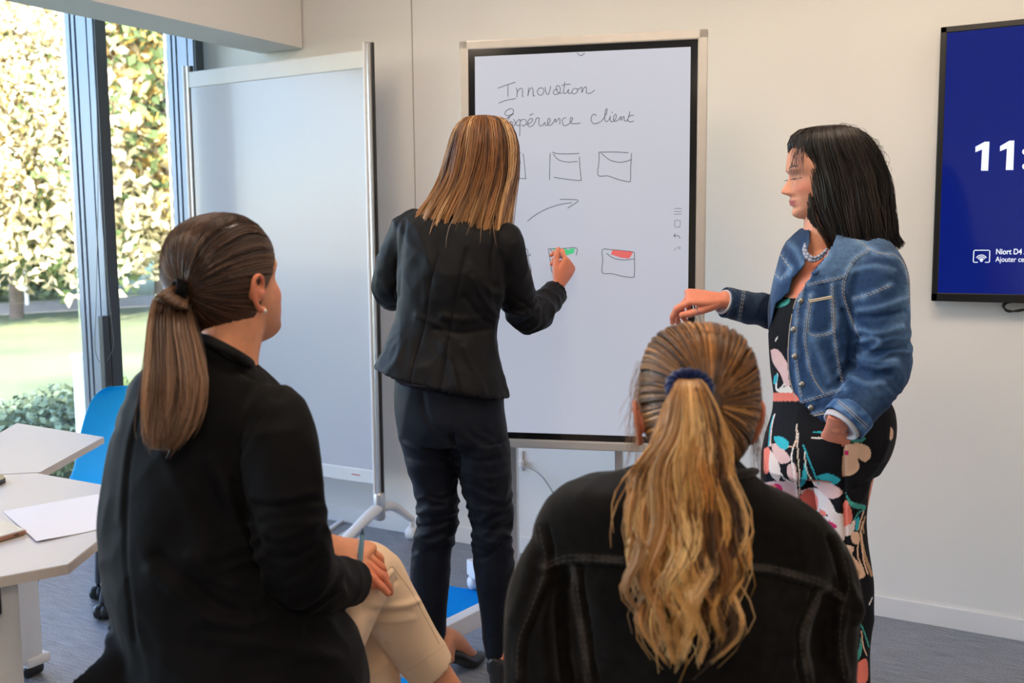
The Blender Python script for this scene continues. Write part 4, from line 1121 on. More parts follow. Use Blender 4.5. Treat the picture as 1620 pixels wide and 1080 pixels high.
hd = fuse(place(head_parts(), *HB)+[neckB], .0028, 2, .4)
core = fuse([loft(shrink(secB, .84), n=30, res=2), tube(legsB['Lp'], np.array(legsB['Lr'])*.8, n=16, res=2), tube(legsB['Rp'], np.array(legsB['Rr'])*.8, n=16, res=2),
             tube([shB, P(829, 490, 3.06), wrB], [.04, .030, .026], n=14, res=3), tube([shL, P(622, 445, 3.05), wrL], [.042, .036, .026], n=14, res=3)], .010, 2)
ft = fuse([tube([P(786, 1010, 2.99), ankR], [.034, .031], n=16)]+foot_parts(ankR, (RIGHT*.35+AWAY*.9), .05)+[tube([P(689, 985, 3.03), ankL], [.03, .030], n=16)]+foot_parts(ankL, (RIGHT*.6+AWAY*.8), .05), .004, 2)
hn = fuse(handB, .0019, 1, .5); hn2 = fuse(handL, .0026, 1)
me = join_meshes([hd, core, ft, hn, hn2]); paint_skin(me, HB, base=(218, 152, 120)); finish('body', me, M_SKIN, pB); eyes(HB, pB)
for ank, dr in ((ankR, RIGHT*.35+AWAY*.9), (ankL, RIGHT*.6+AWAY*.8)): shoe(ank, dr, M_SHOE, pB)
# trousers
pel = [S((625, 600), (797, 622), 2.96, .115), S((624, 625), (797, 645), 2.96, .122), S((626, 660), (801, 672), 2.96, .128), S((632, 695), (804, 700), 2.96, .115)]
lp = [S((632, 690), (716, 700), 2.965, .095), S((641, 730), (722, 735), 2.97, .085), S((649, 757), (723, 757), 2.975, .078), S((657, 790), (725, 790), 2.985, .070), S((661, 822), (725, 822), 3.0, .066),
      S((654, 850), (720, 850), 3.01, .064), S((651, 871), (714, 871), 3.02, .064), S((649, 918), (711, 918), 3.03, .064), S((655, 965), (708, 965), 3.03, .055), S((668, 1004), (705, 1008), 3.03, .045)]
rp = [S((706, 697), (806, 697), 2.95, .10), S((717, 730), (808, 730), 2.95, .092), S((726, 757), (810, 757), 2.95, .085), S((735, 790), (811, 790), 2.95, .075), S((743, 822), (810, 822), 2.955, .068),
      S((746, 850), (810, 850), 2.96, .065), S((748, 871), (812, 871), 2.97, .064), S((751, 918), (814, 918), 2.98, .064), S((758, 965), (808, 960), 2.99, .056), S((768, 1040), (803, 1031), 2.99, .048)]
kL, kR = P(693, 820, 3.0), P(777, 820, 2.95)
me = garment('trousers', [loft(pel, n=44, res=3), loft(lp, n=36, res=4, hollow=True), loft(rp, n=36, res=4, hollow=True)], .0048, pB, M_TROUS, sm=2,
    wr=[(.002, (9, 9, 6), 5)],
    folds=[(kL, .15, UPV, .006, 20, 3), (kR, .15, UPV, .006, 20, 4), (P(735, 705, 2.9), .10, UPV+RIGHT*.5, .004, 18, 5)],
    lines=[([(716, 690), (722, 720), (724, 750)], 4, -.012), ([(668, 625), (675, 660), (700, 690), (716, 700)], 5, -.006), ([(632, 700), (665, 712), (705, 712)], 4, .005), ([(640, 722), (672, 730), (712, 728)], 4, -.004),
           ([(660, 812), (690, 806), (722, 790)], 4, .006), ([(662, 832), (690, 830), (722, 815)], 4, -.006), ([(655, 850), (680, 858), (715, 845)], 4, .006), ([(655, 872), (682, 873), (706, 862)], 4, -.004),
           ([(742, 800), (770, 806), (806, 790)], 4, .005), ([(745, 826), (775, 838), (808, 828)], 4, -.006), ([(748, 845), (778, 858), (808, 850)], 4, .005), ([(790, 862), (772, 880), (750, 884)], 4, -.004),
           ([(720, 700), (760, 705), (800, 690)], 5, .004), ([(722, 722), (762, 730), (804, 722)], 5, -.004), ([(730, 748), (765, 757), (806, 748)], 5, .004),
           ([(767, 1008), (785, 1008), (802, 1002)], 2, -.0015)])
finish('trousers', me, M_TROUS, pB)
# hair
secs = [S((750, 184), (778, 184), 3.01, .035), S((733, 189), (799, 189), 3.01, .080), S((721, 204), (810, 203), 3.005, .106), S((712, 228), (818, 226), 3.005, .117), S((706, 253), (820, 254), 3.0, .118),
        S((701, 276), (818, 284), 2.985, .108), S((690, 300), (812, 312), 2.965, .094), S((672, 326), (806, 346), 2.94, .078), S((658, 346), (803, 370), 2.925, .064), S((650, 362), (803, 394), 2.915, .052), S((644, 378), (805, 418), 2.91, .040)]
me = fuse([loft([(s[0], s[1]*.93, s[2]*.93) for s in secs[:8]], n=40, res=3)], .005, 4)
co, no = co_no(me); set_col(me, np.tile(srgb(92, 58, 34), (len(co), 1))*(1+.25*pnoise(co*[60, 60, 4])[:, None])); hcore = finish('hair', me, M_HAIR, pB)
p, k, t = loft_strands(secs, 3800, 13, 11, clumps=150, rho=(.88, 1.03), spread=.05, wave=(.0060, 9), tmax=(.72, 1.0), clump_pull=.94, fly=.012, jit=.0016)
r = np.random.default_rng(5); base = palette(r, 150, [(112, 68, 36), (150, 98, 54), (190, 138, 84), (222, 176, 122), (84, 50, 28)], [.32, .3, .2, .12, .14], .10)[k]
base = base*(1+.10*r.normal(size=(len(base), 1))); tt = t[..., None]
c = base[:, None, :]*(.82+.0*tt)*(1-.0*tt)+(srgb(214, 168, 116)-base[:, None, :])*np.clip(tt-.45, 0, 1)*.9
tag(link_mesh('hair_strands', strand_mesh(p, r.uniform(.0008, .0014, len(p)), np.clip(c, 0, 1)), M_HAIR, hcore), kind='stuff')
# stylus
tipS = on_disp(884, 399, .002); endS = P(891, 410, 3.262)
st = empty('stylus', endS, 'slim grey stylus held in the writing woman\'s right hand', 'stylus')
MB().tube([endS, endS*.25+tipS*.75], .0042, n=12).build('barrel', M_GREY, st, smooth=True)
MB().tube([endS*.25+tipS*.75, tipS], [.0042, .0015], n=12).build('tip', M_BLACKPL, st, smooth=True)

# ================================================================== the seated woman on the left
HA = (P(361, 449, 1.72), frame_of(36, 10, -3))
pA_ = person((P(390, 1150, 1.62)[0], P(390, 1150, 1.62)[1], 0), 'seated woman with brown ponytail in black blazer and beige trousers')
secA = [S((314, 526), (396, 566), 1.675, .060), S((308, 540), (402, 580), 1.67, .064), S((290, 556), (418, 594), 1.67, .080), S((250, 572), (440, 615), 1.68, .100), S((215, 600), (462, 642), 1.69, .120), S((202, 645), (474, 680), 1.70, .138), S((184, 705), (482, 745), 1.70, .150),
        S((171, 780), (480, 810), 1.70, .158), S((171, 850), (482, 865), 1.70, .165), S((179, 915), (498, 920), 1.70, .172), S((190, 965), (530, 970), 1.70, .18), S((199, 1010), (560, 1012), 1.70, .19),
        S((186, 1060), (578, 1060), 1.70, .205), S((180, 1120), (584, 1115), 1.69, .215), S((186, 1200), (570, 1190), 1.68, .21)]
shA = P(440, 672, 1.62); elA = P(468, 905, 1.62)
armA = tube([P(425, 650, 1.66), shA, P(450, 755, 1.59), P(460, 840, 1.59), P(474, 903, 1.62), P(502, 921, 1.69), P(530, 922, 1.76), P(558, 921, 1.83)],
            [.045, .056, .059, .059, .056, .050, .044, .040], n=26, res=5, hollow=True)
armA2 = tube([P(250, 640, 1.76), P(236, 690, 1.82), P(255, 800, 1.96), P(330, 860, 2.02), P(430, 866, 1.98), P(512, 864, 1.94)], [.05, .056, .055, .05, .044, .038], n=22, res=4, hollow=True)
tailA = loft([S((172, 985), (240, 990), 1.66, .05), S((165, 1010), (232, 1020), 1.62, .03), S((158, 1032), (222, 1038), 1.60, .015), S((120, 1066), (205, 1080), 1.58, .010), S((85, 1098), (190, 1125), 1.56, .008)], n=24, res=4)
me = garment('blazer', [loft(secA, n=64, res=4, hollow=True), armA, armA2, tailA], .0048, pA_, M_BLAZER, sm=3,
    wr=[(.004, (5, 5, 4), 3), (.0018, (14, 14, 10), 4)],
    folds=[(elA, .13, nrm(elA-shA), .006, 16, 6), (P(440, 700, 1.6), .08, UPV+RIGHT*.5, .003, 14, 7)],
    lines=[([(246, 590), (226, 640), (212, 690), (203, 745), (199, 810), (198, 880), (205, 950), (213, 1015)], 3.2, -.0045),
           ([(222, 640), (205, 700), (196, 760), (191, 820)], 8, .003), ([(443, 618), (420, 650), (400, 685), (378, 730), (368, 765)], 4, -.0045), ([(432, 640), (395, 705), (360, 780)], 9, .004),
           ([(370, 765), (385, 800), (400, 830), (408, 860)], 7, -.008), ([(330, 730), (360, 790), (385, 850), (420, 890)], 10, .006), ([(400, 785), (440, 790), (498, 778)], 6, .004), ([(405, 800), (450, 802), (500, 790)], 5, -.005),
           ([(395, 830), (440, 850), (500, 830)], 7, .005), ([(410, 870), (450, 885), (505, 862)], 6, -.005), ([(420, 905), (455, 925), (510, 890)], 6, .005),
           ([(240, 900), (290, 945), (330, 980), (390, 990)], 10, .007), ([(250, 880), (305, 925), (350, 960), (410, 965)], 9, -.007), ([(300, 880), (350, 920), (410, 930), (470, 950)], 9, .006),
           ([(400, 985), (450, 975), (520, 985)], 8, .005), ([(330, 1010), (420, 1020), (530, 1040)], 12, .005), ([(260, 720), (300, 800), (320, 880)], 14, .004), ([(320, 700), (335, 780), (350, 860)], 12, -.004),
           ([(316, 534), (345, 548), (378, 566), (402, 586)], 3.0, .004), ([(308, 545), (340, 562), (375, 582), (404, 600)], 3.0, -.005),
           ([(545, 894), (552, 905), (566, 930), (574, 950)], 2.5, .001)])
finish('blazer', me, M_BLAZER, pA_)
# collar band standing round the neck
ck = [P(312, 531, 1.68), P(322, 534, 1.635), P(347, 546, 1.612), P(376, 562, 1.618), P(396, 574, 1.66), P(399, 576, 1.71)]
V, F = tube(ck, [.008, .011, .012, .012, .011, .008], n=14, res=5, flat=.55, up=UPV); V = np.array(V)
MB().add(V, F).build('collar', M_BLAZER, pA_, smooth=True)
neckA = tube([P(352, 600, 1.68), P(360, 560, 1.69), P(372, 515, 1.71), P(378, 485, 1.72)], [.062, .052, .0495, .052], n=22, res=4)
hd = fuse(place(head_parts(), *HA)+[neckA], .0026, 2, .55)
# hands resting on the knee
WrA = P(558, 921, 1.835)
hR = hand_parts(P(556, 919, 1.835), P(590, 900, 1.90)-P(556, 919, 1.835), -AWAY*.55+RIGHT*.45+UPV*.65, -1, [(55, 60, 40), (62, 66, 40), (68, 70, 40), (72, 70, 40)], thumb=(.8, .45, -.2), tcurl=15, s=.95)
hL = hand_parts(P(522, 863, 1.93), P(575, 882, 1.895)-P(522, 863, 1.93), UPV*.75-AWAY*.5, 1, [(12, 22, 12), (30, 35, 20), (42, 42, 25), (48, 48, 30)], thumb=(.8, .5, -.3), tcurl=15, s=.93)
thR = [P(430, 1130, 1.72), P(505, 1010, 1.84), P(560, 922, 1.96), P(582, 905, 2.02)]
shR = [P(578, 905, 2.02), P(612, 945, 2.05), P(650, 1010, 2.08), P(690, 1068, 2.11), P(722, 1112, 2.14)]
thL = [P(330, 1150, 1.76), P(450, 1060, 1.95), P(548, 985, 2.12)]
shL_ = [P(556, 985, 2.12), P(588, 1080, 2.12), P(600, 1200, 2.10), P(610, 1352, 2.06)]
core = fuse([loft(shrink(secA, .80), n=30, res=2), tube(thR, [.07, .065, .05, .048], n=16, res=3), tube(thL, [.07, .065, .05], n=16, res=3),
             tube([shA, elA, WrA], [.042, .038, .027], n=14, res=3), tube([P(272, 670, 1.78), P(275, 800, 1.93), P(430, 866, 1.98), P(522, 863, 1.93)], [.034, .034, .03, .026], n=14, res=3)], .010, 2)
ftp = [tube(shR, [.048, .05, .045, .036, .032], n=18, res=3), tube(shL_, [.048, .05, .042, .033], n=18, res=3)]
ft = fuse(ftp+[tube([P(716, 1104, 2.14), P(735, 1128, 2.15), P(775, 1150, 2.14), P(812, 1175, 2.12)], [.034, .033, .028, .018], n=14, res=3)]+foot_parts(P(610, 1352, 2.06), RIGHT*.9+AWAY*.3, .03), .0045, 2)
me = join_meshes([hd, core, ft, fuse(hR, .0018, 1, .5), fuse(hL, .0018, 1, .5)]); paint_skin(me, HA, base=(222, 150, 112), blush=.3); finish('body', me, M_SKIN, pA_); eyes(HA, pA_, (90, 80, 70))
shoe(P(610, 1352, 2.06), RIGHT*.9+AWAY*.3, M_SHOE, pA_, heel=.03)
sv = fuse([tube([P(738, 1138, 2.15), P(775, 1156, 2.14), P(822, 1182, 2.12)], [.036, .034, .020], n=16, res=3, flat=.9)], .004, 2); finish('shoe', sv, M_SHOE, pA_)
# trousers
me = garment('trousers', [tube(thR, [.085, .080, .070, .066], n=30, res=4), tube([P(578, 902, 2.02), P(596, 922, 2.03), P(616, 958, 2.05), P(650, 1012, 2.08), P(682, 1058, 2.105)], [.062, .064, .062, .056, .052], n=30, res=5, hollow=True),
                          tube(thL, [.095, .088, .066], n=26, res=3), tube([P(556, 975, 2.12), P(585, 1060, 2.12), P(598, 1180, 2.10), P(606, 1290, 2.07)], [.064, .062, .055, .050], n=26, res=4, hollow=True)], .0046, pA_, M_BEIGE, sm=3,
    wr=[(.0015, (8, 8, 8), 8)],
    folds=[(P(580, 930, 1.98), .07, nrm(P(650, 1010, 2.08)-P(580, 905, 2.0)), .003, 14, 9)],
    lines=[([(572, 948), (600, 958), (640, 957), (662, 950)], 4.5, .006), ([(578, 962), (608, 970), (650, 968)], 4, -.005), ([(588, 978), (620, 983), (655, 978)], 4, .003), ([(580, 935), (600, 925), (618, 905)], 4, .006), ([(585, 942), (608, 934), (628, 918)], 3, -.004),
           ([(590, 1068), (612, 1050), (618, 1035)], 4, .004), ([(585, 1050), (600, 1040), (612, 1020)], 4, -.004)])
me0 = me.copy(); finish('trousers', me, M_BEIGE, pA_)
threads(me0, [([(592, 897), (610, 903), (620, 896), (630, 908), (650, 935), (672, 975), (695, 1018)], .0010), ([(640, 1062), (668, 1046), (704, 1020)], .0005)], mat('beige_seam', tuple(srgb(196, 160, 124)), .8), pA_, 'side_seam', -.0002)
# pearl earring
mb = MB(); bm = bmesh.new(); bmesh.ops.create_icosphere(bm, subdivisions=3, radius=.0042)
ep = wpt(HA, (.0835, -.003, -.048)); bm.verts.index_update(); mb.add([np.array(v.co)+ep for v in bm.verts], [tuple(v.index for v in f.verts) for f in bm.faces]); bm.free()
mb.build('pearl_earring', mat('pearl', (.85, .80, .72), .2, coat=.5), pA_, smooth=True)
# hair, pulled back into a ponytail
TA = nrm((.20, -.95, .08)); r = np.random.default_rng(8)
paths, cap = scalp(HA, TA, [128, 126, 118, 106, 93, 78, 66], 2300, 10, 21, lift=.0022, clumps=110, inner=.10)
me = mesh_from(*cap); bm = bmesh.new(); bm.from_mesh(me); bmesh.ops.recalc_face_normals(bm, faces=bm.faces); bm.to_mesh(me); bm.free(); co, no = co_no(me); set_col(me, np.tile(srgb(50, 34, 26), (len(co), 1))); hcore = finish('hair', me, M_HAIR, pA_)
cols = palette(r, len(paths), [(60, 40, 30), (84, 57, 42), (104, 74, 55), (44, 29, 22)], [.4, .35, .1, .25], .12)
tag(link_mesh('hair_strands', strand_mesh(paths, .00112, cols, False), M_HAIR, hcore), kind='stuff')
tieA = P(290, 438, 1.655)
_t = skull_radius(TA[None])[0]; tc = wpt(HA, SC_C+TA*(_t+.004)); tq = proj(tc); d0 = tq[2]
pt = [S((tq[0]-8, tq[1]-11), (tq[0]+8, tq[1]+9), d0+.004, .014), S((tq[0]-24, tq[1]-9), (tq[0]+4, tq[1]+13), d0-.012, .016), S((252, tq[1]+4), (tq[0]+3, tq[1]+26), d0-.028, .020),
      S((244, 476), (301, 484), 1.625, .024), S((238, 512), (307, 514), 1.610, .028), S((234, 555), (317, 556), 1.585, .029), S((230, 600), (323, 601), 1.556, .027), S((229, 640), (317, 645), 1.535, .023),
      S((231, 670), (303, 675), 1.525, .019), S((234, 690), (289, 695), 1.518, .015), S((240, 708), (276, 708), 1.512, .010)]
me = fuse([loft([(s[0], s[1]*.82, s[2]*.82) for s in pt[:8]], n=24, res=3)], .004, 3); co, no = co_no(me); set_col(me, np.tile(srgb(72, 48, 34), (len(co), 1))*(1+.25*pnoise(co*[90, 90, 6])[:, None])); pony = finish('ponytail', me, M_HAIR, pA_)
p, k, t = loft_strands(pt, 2500, 14, 31, clumps=90, rho=(.70, 1.03), spread=.10, wave=(.003, 7), tmax=(.86, 1.0), clump_pull=.75, fly=.008, jit=.0016)
base = palette(r, 90, [(74, 48, 33), (98, 68, 48), (128, 94, 68), (150, 114, 84), (56, 36, 26)], [.3, .3, .2, .08, .14], .1)[k]; base = base*(1+.10*r.normal(size=(len(base), 1)))
c = base[:, None, :]+(srgb(158, 116, 88)-base[:, None, :])*np.clip(t[..., None]-.45, 0, 1)*.75
tag(link_mesh('hair_strands', strand_mesh(p, r.uniform(.0007, .0012, len(p)), np.clip(c, 0, 1)), M_HAIR, pony), kind='stuff')
ax = nrm(-RIGHT*.85-AWAY*.55+UPV*.25); u_ = nrm(np.cross(ax, UPV)); v_ = np.cross(ax, u_)
mb = MB()
for j in range(4): mb.tube([tc+ax*(.003+.0042*j)+.0172*(math.cos(a)*u_+math.sin(a)*v_) for a in np.linspace(0, 6.283, 33)], .0031, n=8)
mb.build('hair_tie', M_BLAZER, pA_, smooth=True)
# pen in her hands
p0, p1 = P(570, 892, 1.875), P(574, 836, 1.89)
pn = empty('pen', p0, 'pale blue pen held upright in the seated woman\'s hands', 'pen')
MB().tube([p0, p0*.18+p1*.82], .0048, n=6).build('barrel', mat('pale_blue_lacquer', (.20, .38, .48), .25), pn, smooth='auto')
MB().tube([p0*.18+p1*.82, p1], [.0048, .0012], n=6).build('tip', mat('steel_blue_tip', (.08, .16, .20), .3, .4), pn, smooth='auto')
MB().tube([p0*.9+p1*.1-RIGHT*.006, p0*.25+p1*.75-RIGHT*.006], .0012, n=6).build('clip', M_STEEL, pn, smooth=True)

def stool(c, z, label):
    t = empty('stool', (c[0], c[1], 0), label, 'stool', None)
    V, F = loft([((c[0], c[1], z-.05), RIGHT*.17, AWAY*.17), ((c[0], c[1], z-.035), RIGHT*.185, AWAY*.185), ((c[0], c[1], z-.01), RIGHT*.185, AWAY*.185), ((c[0], c[1], z), RIGHT*.16, AWAY*.16)], n=36, res=3)
    MB().add(V, F).build('seat', M_BLACKPL, t, smooth='auto')
    MB().tube([(c[0], c[1], .05), (c[0], c[1], z-.05)], .025, n=16).build('column', M_ALU, t, smooth=True)
    for k in range(5):
        a_ = k*2*math.pi/5; e = np.array([c[0]+.24*math.cos(a_), c[1]+.24*math.sin(a_), .06])
        MB().tube([(c[0], c[1], .09), e], [.018, .012], n=10).build('base_arm', M_ALU, t, smooth=True)
        MB().tube([e+[0, 0, -.035]+RIGHT*.01, e+[0, 0, -.035]-RIGHT*.01], .024, n=14).build('caster', M_BLACKPL, t, smooth=True)
hp = P(385, 1190, 1.68); stool(hp, hp[2]-.10, 'black swivel stool under the seated woman with the brown ponytail')
# ================================================================== the seated woman in the centre foreground
HC = (P(1101, 648, 1.45), frame_of(-4, 4, 1))
b_ = P(1085, 1358, 1.45)
pC = person((b_[0], b_[1], 0), 'seated woman with long blonde ponytail and black denim jacket, seen from behind')
secC = [S((1040, 728), (1165, 726), 1.44, .062), S((1010, 742), (1180, 745), 1.445, .080), S((960, 758), (1215, 770), 1.455, .098), S((896, 770), (1276, 796), 1.465, .112), S((858, 800), (1314, 828), 1.47, .118), S((840, 848), (1332, 866), 1.475, .122),
        S((862, 915), (1314, 920), 1.48, .136), S((872, 985), (1302, 985), 1.48, .138), S((885, 1080), (1290, 1080), 1.48, .138), S((890, 1180), (1285, 1180), 1.48, .145), S((880, 1290), (1292, 1290), 1.47, .160), S((880, 1350), (1290, 1350), 1.47, .165)]
armL = [P(915, 835, 1.48), P(880, 875, 1.47), P(857, 935, 1.46), P(848, 1000, 1.45), P(856, 1080, 1.45), P(875, 1180, 1.46), P(905, 1225, 1.55), P(950, 1230, 1.72)]
armR = [P(1262, 845, 1.48), P(1295, 885, 1.47), P(1308, 945, 1.46), P(1302, 1020, 1.45), P(1295, 1090, 1.45), P(1285, 1180, 1.46), P(1260, 1225, 1.55), P(1215, 1230, 1.72)]
rr_ = [.040, .044, .047, .046, .050, .048, .044, .038]
KD = tuple(srgb(20, 18, 17)); zg = lambda x, y: (780+x*.5372, 500+y*.5370)
seamsC = [[zg(150, 738), zg(200, 718), zg(240, 712), zg(320, 715), zg(400, 720)], [zg(400, 720), zg(560, 722), zg(715, 735)], [zg(715, 735), zg(820, 745), zg(900, 765), zg(975, 790), zg(1030, 830)],
          [zg(235, 740), zg(245, 820), zg(262, 930), zg(282, 1078)], [zg(968, 810), zg(940, 870), zg(915, 930), zg(918, 1000), zg(935, 1078)], [zg(135, 620), zg(143, 660), zg(152, 700), zg(150, 760), zg(105, 880), zg(75, 960), zg(70, 1070)], [zg(1010, 650), zg(1035, 720), zg(1048, 800), zg(1030, 860), zg(1022, 960), zg(1035, 1070)]]
fsz = [(s_, 7, .0045) for s_ in seamsC]+[([(p_[0], p_[1]+(13 if i < 3 else 0)) for p_ in s_] if i < 3 else [(p_[0]+13*(1 if i in (3, 5) else -1), p_[1]) for p_ in s_], 2.4, -.0085) for i, s_ in enumerate(seamsC)]
def fade_k(me, co, no, c, disp):
    q = proj(co)[:, :2]; n = pnoise(co*np.array([40, 40, 40])); f = np.zeros(len(co))
    for s_ in seamsC:
        d, _ = seg_dist(q, catmull(np.array(s_), 4)); f = np.maximum(f, np.exp(-(d/4.5)**2)*(1 if len(s_) < 6 else .3))
    f = np.clip(f*(.65+1.2*n)+.07*np.clip(pnoise(co*9), 0, 1), 0, 1)[:, None]
    return c*(1-f*.7)+srgb(84, 76, 70)*f*.7
me = garment('denim_jacket', [loft(secC, n=64, res=4, hollow=True), tube(armL, rr_, n=26, res=5, hollow=True), tube(armR, rr_, n=26, res=5, hollow=True)], .0046, pC, M_BDENIM, sm=3,
    wr=[(.0035, (5, 5, 4), 31), (.0015, (13, 13, 10), 32)],
    lines=fsz+[([zg(170, 760), zg(150, 850), zg(145, 950), zg(160, 1060)], 11, .008), ([zg(215, 760), zg(200, 850), zg(205, 960), zg(215, 1070)], 11, -.010), ([zg(120, 700), zg(95, 800), zg(62, 900)], 12, .006),
               ([zg(1040, 800), zg(1075, 860), zg(1060, 900)], 9, .010), ([zg(985, 840), zg(965, 920), zg(960, 1000), zg(1010, 1075)], 12, -.012), ([zg(935, 850), zg(900, 920), zg(880, 1000)], 10, .006),
               ([zg(1030, 880), zg(1010, 960), zg(1030, 1050)], 8, .007), ([zg(300, 800), zg(330, 900), zg(340, 1000)], 16, .004), ([zg(790, 800), zg(800, 900), zg(780, 1010)], 16, .005), ([zg(250, 1000), zg(400, 1020), zg(560, 1060)], 14, .004),
               ([zg(560, 780), zg(550, 900), zg(560, 1060)], 3, .0025)], col=KD, fade=fade_k)
me0 = me.copy(); finish('denim_jacket', me, M_BDENIM, pC, .7)
th = []
for i, s_ in enumerate(seamsC):
    for o_ in ((-4.5, 3.5) if i < 5 else (0,)):
        th.append(([(p_[0], p_[1]+o_) if i < 3 else (p_[0]+o_, p_[1]) for p_ in s_], 0.00065, (4, 2), 2.0))
threads(me0, th, M_STITCHD, pC)
# collar
ck = [P(1000, 742, 1.50), P(1018, 745, 1.43), P(1060, 752, 1.375), P(1100, 756, 1.362), P(1145, 752, 1.375), P(1182, 748, 1.43), P(1192, 744, 1.50)]
V, F = tube(ck, [.010, .013, .016, .017, .016, .013, .010], n=14, res=5, flat=.5, up=UPV)
cme = fuse([(np.array(V), F)], .0035, 1); set_col(cme, np.tile(srgb(36, 31, 29), (len(cme.vertices), 1))); finish('collar', cme, M_BDENIM, pC)
neckC = tube([P(1100, 800, 1.46), P(1100, 760, 1.455), P(1100, 715, 1.45), P(1101, 690, 1.46)], [.06, .052, .050, .052], n=20, res=3)
hd = fuse(place(head_parts(), *HC)+[neckC], .0028, 2, .4)
hp = P(1085, 1345, 1.47); stool(hp, hp[2]-.12, 'black swivel stool under the seated woman with the blonde ponytail')
kn1, kn2 = P(960, 1290, 1.95), P(1230, 1290, 1.95)
core = fuse([loft(shrink(secC, .82), n=30, res=2), tube(armL, [r_*.62 for r_ in rr_], n=14, res=2), tube(armR, [r_*.62 for r_ in rr_], n=14, res=2),
             tube([P(1000, 1370, 1.46), kn1, kn1+AWAY*.03-UPV*(kn1[2]-.09)], [.07, .055, .036], n=16, res=3), tube([P(1180, 1370, 1.46), kn2, kn2+AWAY*.03-UPV*(kn2[2]-.09)], [.07, .055, .036], n=16, res=3)], .010, 2)
hc1 = fuse(hand_parts(P(965, 1232, 1.78), AWAY+RIGHT*.2, UPV, -1, [(10, 15, 10)]*4, s=.92)+hand_parts(P(1200, 1232, 1.78), AWAY-RIGHT*.2, UPV, 1, [(10, 15, 10)]*4, s=.92), .003, 1)
me = join_meshes([hd, core, hc1]); paint_skin(me, HC, base=(218, 142, 112)); finish('body', me, M_SKIN, pC); eyes(HC, pC)
for kx in (kn1, kn2): shoe(kx+AWAY*.03, AWAY, M_SHOE, pC, heel=.0)
me = garment('trousers', [loft([S((895, 1330), (1275, 1330), 1.47, .15), S((890, 1400), (1280, 1400), 1.47, .15)], n=30), tube([P(1000, 1375, 1.46), kn1, kn1+AWAY*.03-UPV*(kn1[2]-.12)], [.085, .068, .055], n=20, res=4, hollow=True),
                          tube([P(1180, 1375, 1.46), kn2, kn2+AWAY*.03-UPV*(kn2[2]-.12)], [.085, .068, .055], n=20, res=4, hollow=True)], .008, pC, M_TROUS)
finish('trousers', me, M_TROUS, pC)
# hair
TC = nrm((-.10, -.95, .33)); r = np.random.default_rng(18)
paths, cap = scalp(HC, TC, [128, 124, 112, 98, 90, 88, 84], 2700, 10, 41, lift=.006, clumps=95, inner=.16, rad_scale=1.01)
me = mesh_from(*cap); bm = bmesh.new(); bm.from_mesh(me); bmesh.ops.recalc_face_normals(bm, faces=bm.faces); bm.to_mesh(me); bm.free(); set_col(me, np.tile(srgb(84, 56, 34), (len(me.vertices), 1))); hcore = finish('hair', me, M_HAIR, pC)
g_ = paths[:, 5]; k_ = np.clip(pnoise(g_*26)*1.5+.5, 0, 1)[:, None]
cols = palette(r, len(paths), [(112, 76, 46), (158, 106, 56), (196, 138, 76), (76, 52, 36)], [.34, .28, .16, .22], .12); cols = np.clip(cols*(.65+.7*k_), 0, 1)
tag(link_mesh('hair_strands', strand_mesh(paths, .00110, cols, False), M_HAIR, hcore), kind='stuff')
# loose hairs round the face
lp_ = []
for sx, x0, y0 in ((-1, 1013, 640), (1, 1190, 640)):
    for i in range(46):
        a = r.normal(size=3); n_ = 14; t = np.linspace(0, 1, n_); ln = r.uniform(60, 150); ph = r.uniform(0, 6)
        xs = x0+sx*(r.uniform(-6, 8)+t*r.uniform(-4, 26)+6*np.sin(t*r.uniform(2, 7)+ph)*t); ys = y0+r.uniform(-70, 10)+t*ln
        dd = 1.45+r.uniform(-.04, .05); lp_.append(np.array([P(x, y, dd) for x, y in zip(xs, ys)]))
for i in range(60):
    b = r.uniform(-1.2, 1.2); n_ = 14; t = np.linspace(0, 1, n_); a = r.uniform(.6, 1.3); rad = 1.0+.03+.05*r.random()*np.sin(t*math.pi)
    u0 = np.array([math.sin(b), -.25, math.cos(b)]); v0 = np.array([math.sin(b+a*.6), -.5, math.cos(b+a*.6)])
    L_ = (u0[None]*(1-t)[:, None]+v0[None]*t[:, None]); L_ /= np.linalg.norm(L_, axis=1)[:, None]
    lp_.append((SC_C+L_*(skull_radius(L_)*rad+.004)[:, None]) @ HC[1]+HC[0])
lp_ = np.array(lp_)
tag(link_mesh('loose_hair', strand_mesh(lp_, .0004, palette(r, len(lp_), [(120, 84, 54), (170, 124, 80)], [.5, .5])), M_HAIR, hcore), kind='stuff')
pt = [S((1072, 600), (1108, 600), 1.335, .014), S((1066, 612), (1118, 612), 1.325, .022), S((1054, 640), (1130, 640), 1.322, .032), S((1040, 680), (1142, 680), 1.320, .038), S((1020, 720), (1152, 720), 1.315, .040), S((1002, 765), (1161, 765), 1.31, .040), S((993, 820), (1170, 820), 1.305, .036),
      S((989, 875), (1174, 875), 1.30, .034), S((993, 920), (1168, 920), 1.295, .030), S((1000, 960), (1162, 960), 1.29, .026), S((1008, 1000), (1156, 1000), 1.285, .022), S((1022, 1044), (1140, 1044), 1.283, .018)]
me = fuse([loft([(s[0], s[1]*.78, s[2]*.78) for s in pt[:6]], n=30, res=3)], .004, 4); co, no = co_no(me); set_col(me, np.tile(srgb(150, 104, 58), (len(co), 1))*(1+.35*pnoise(co*[110, 110, 7])[:, None])); pony = finish('ponytail', me, M_HAIR, pC)
p, k, t = loft_strands(pt, 3900, 17, 51, clumps=84, rho=(.55, 1.04), spread=.13, wave=(.0105, 19), tmax=(.55, 1.0), clump_pull=.96, fly=.015, jit=.0016)
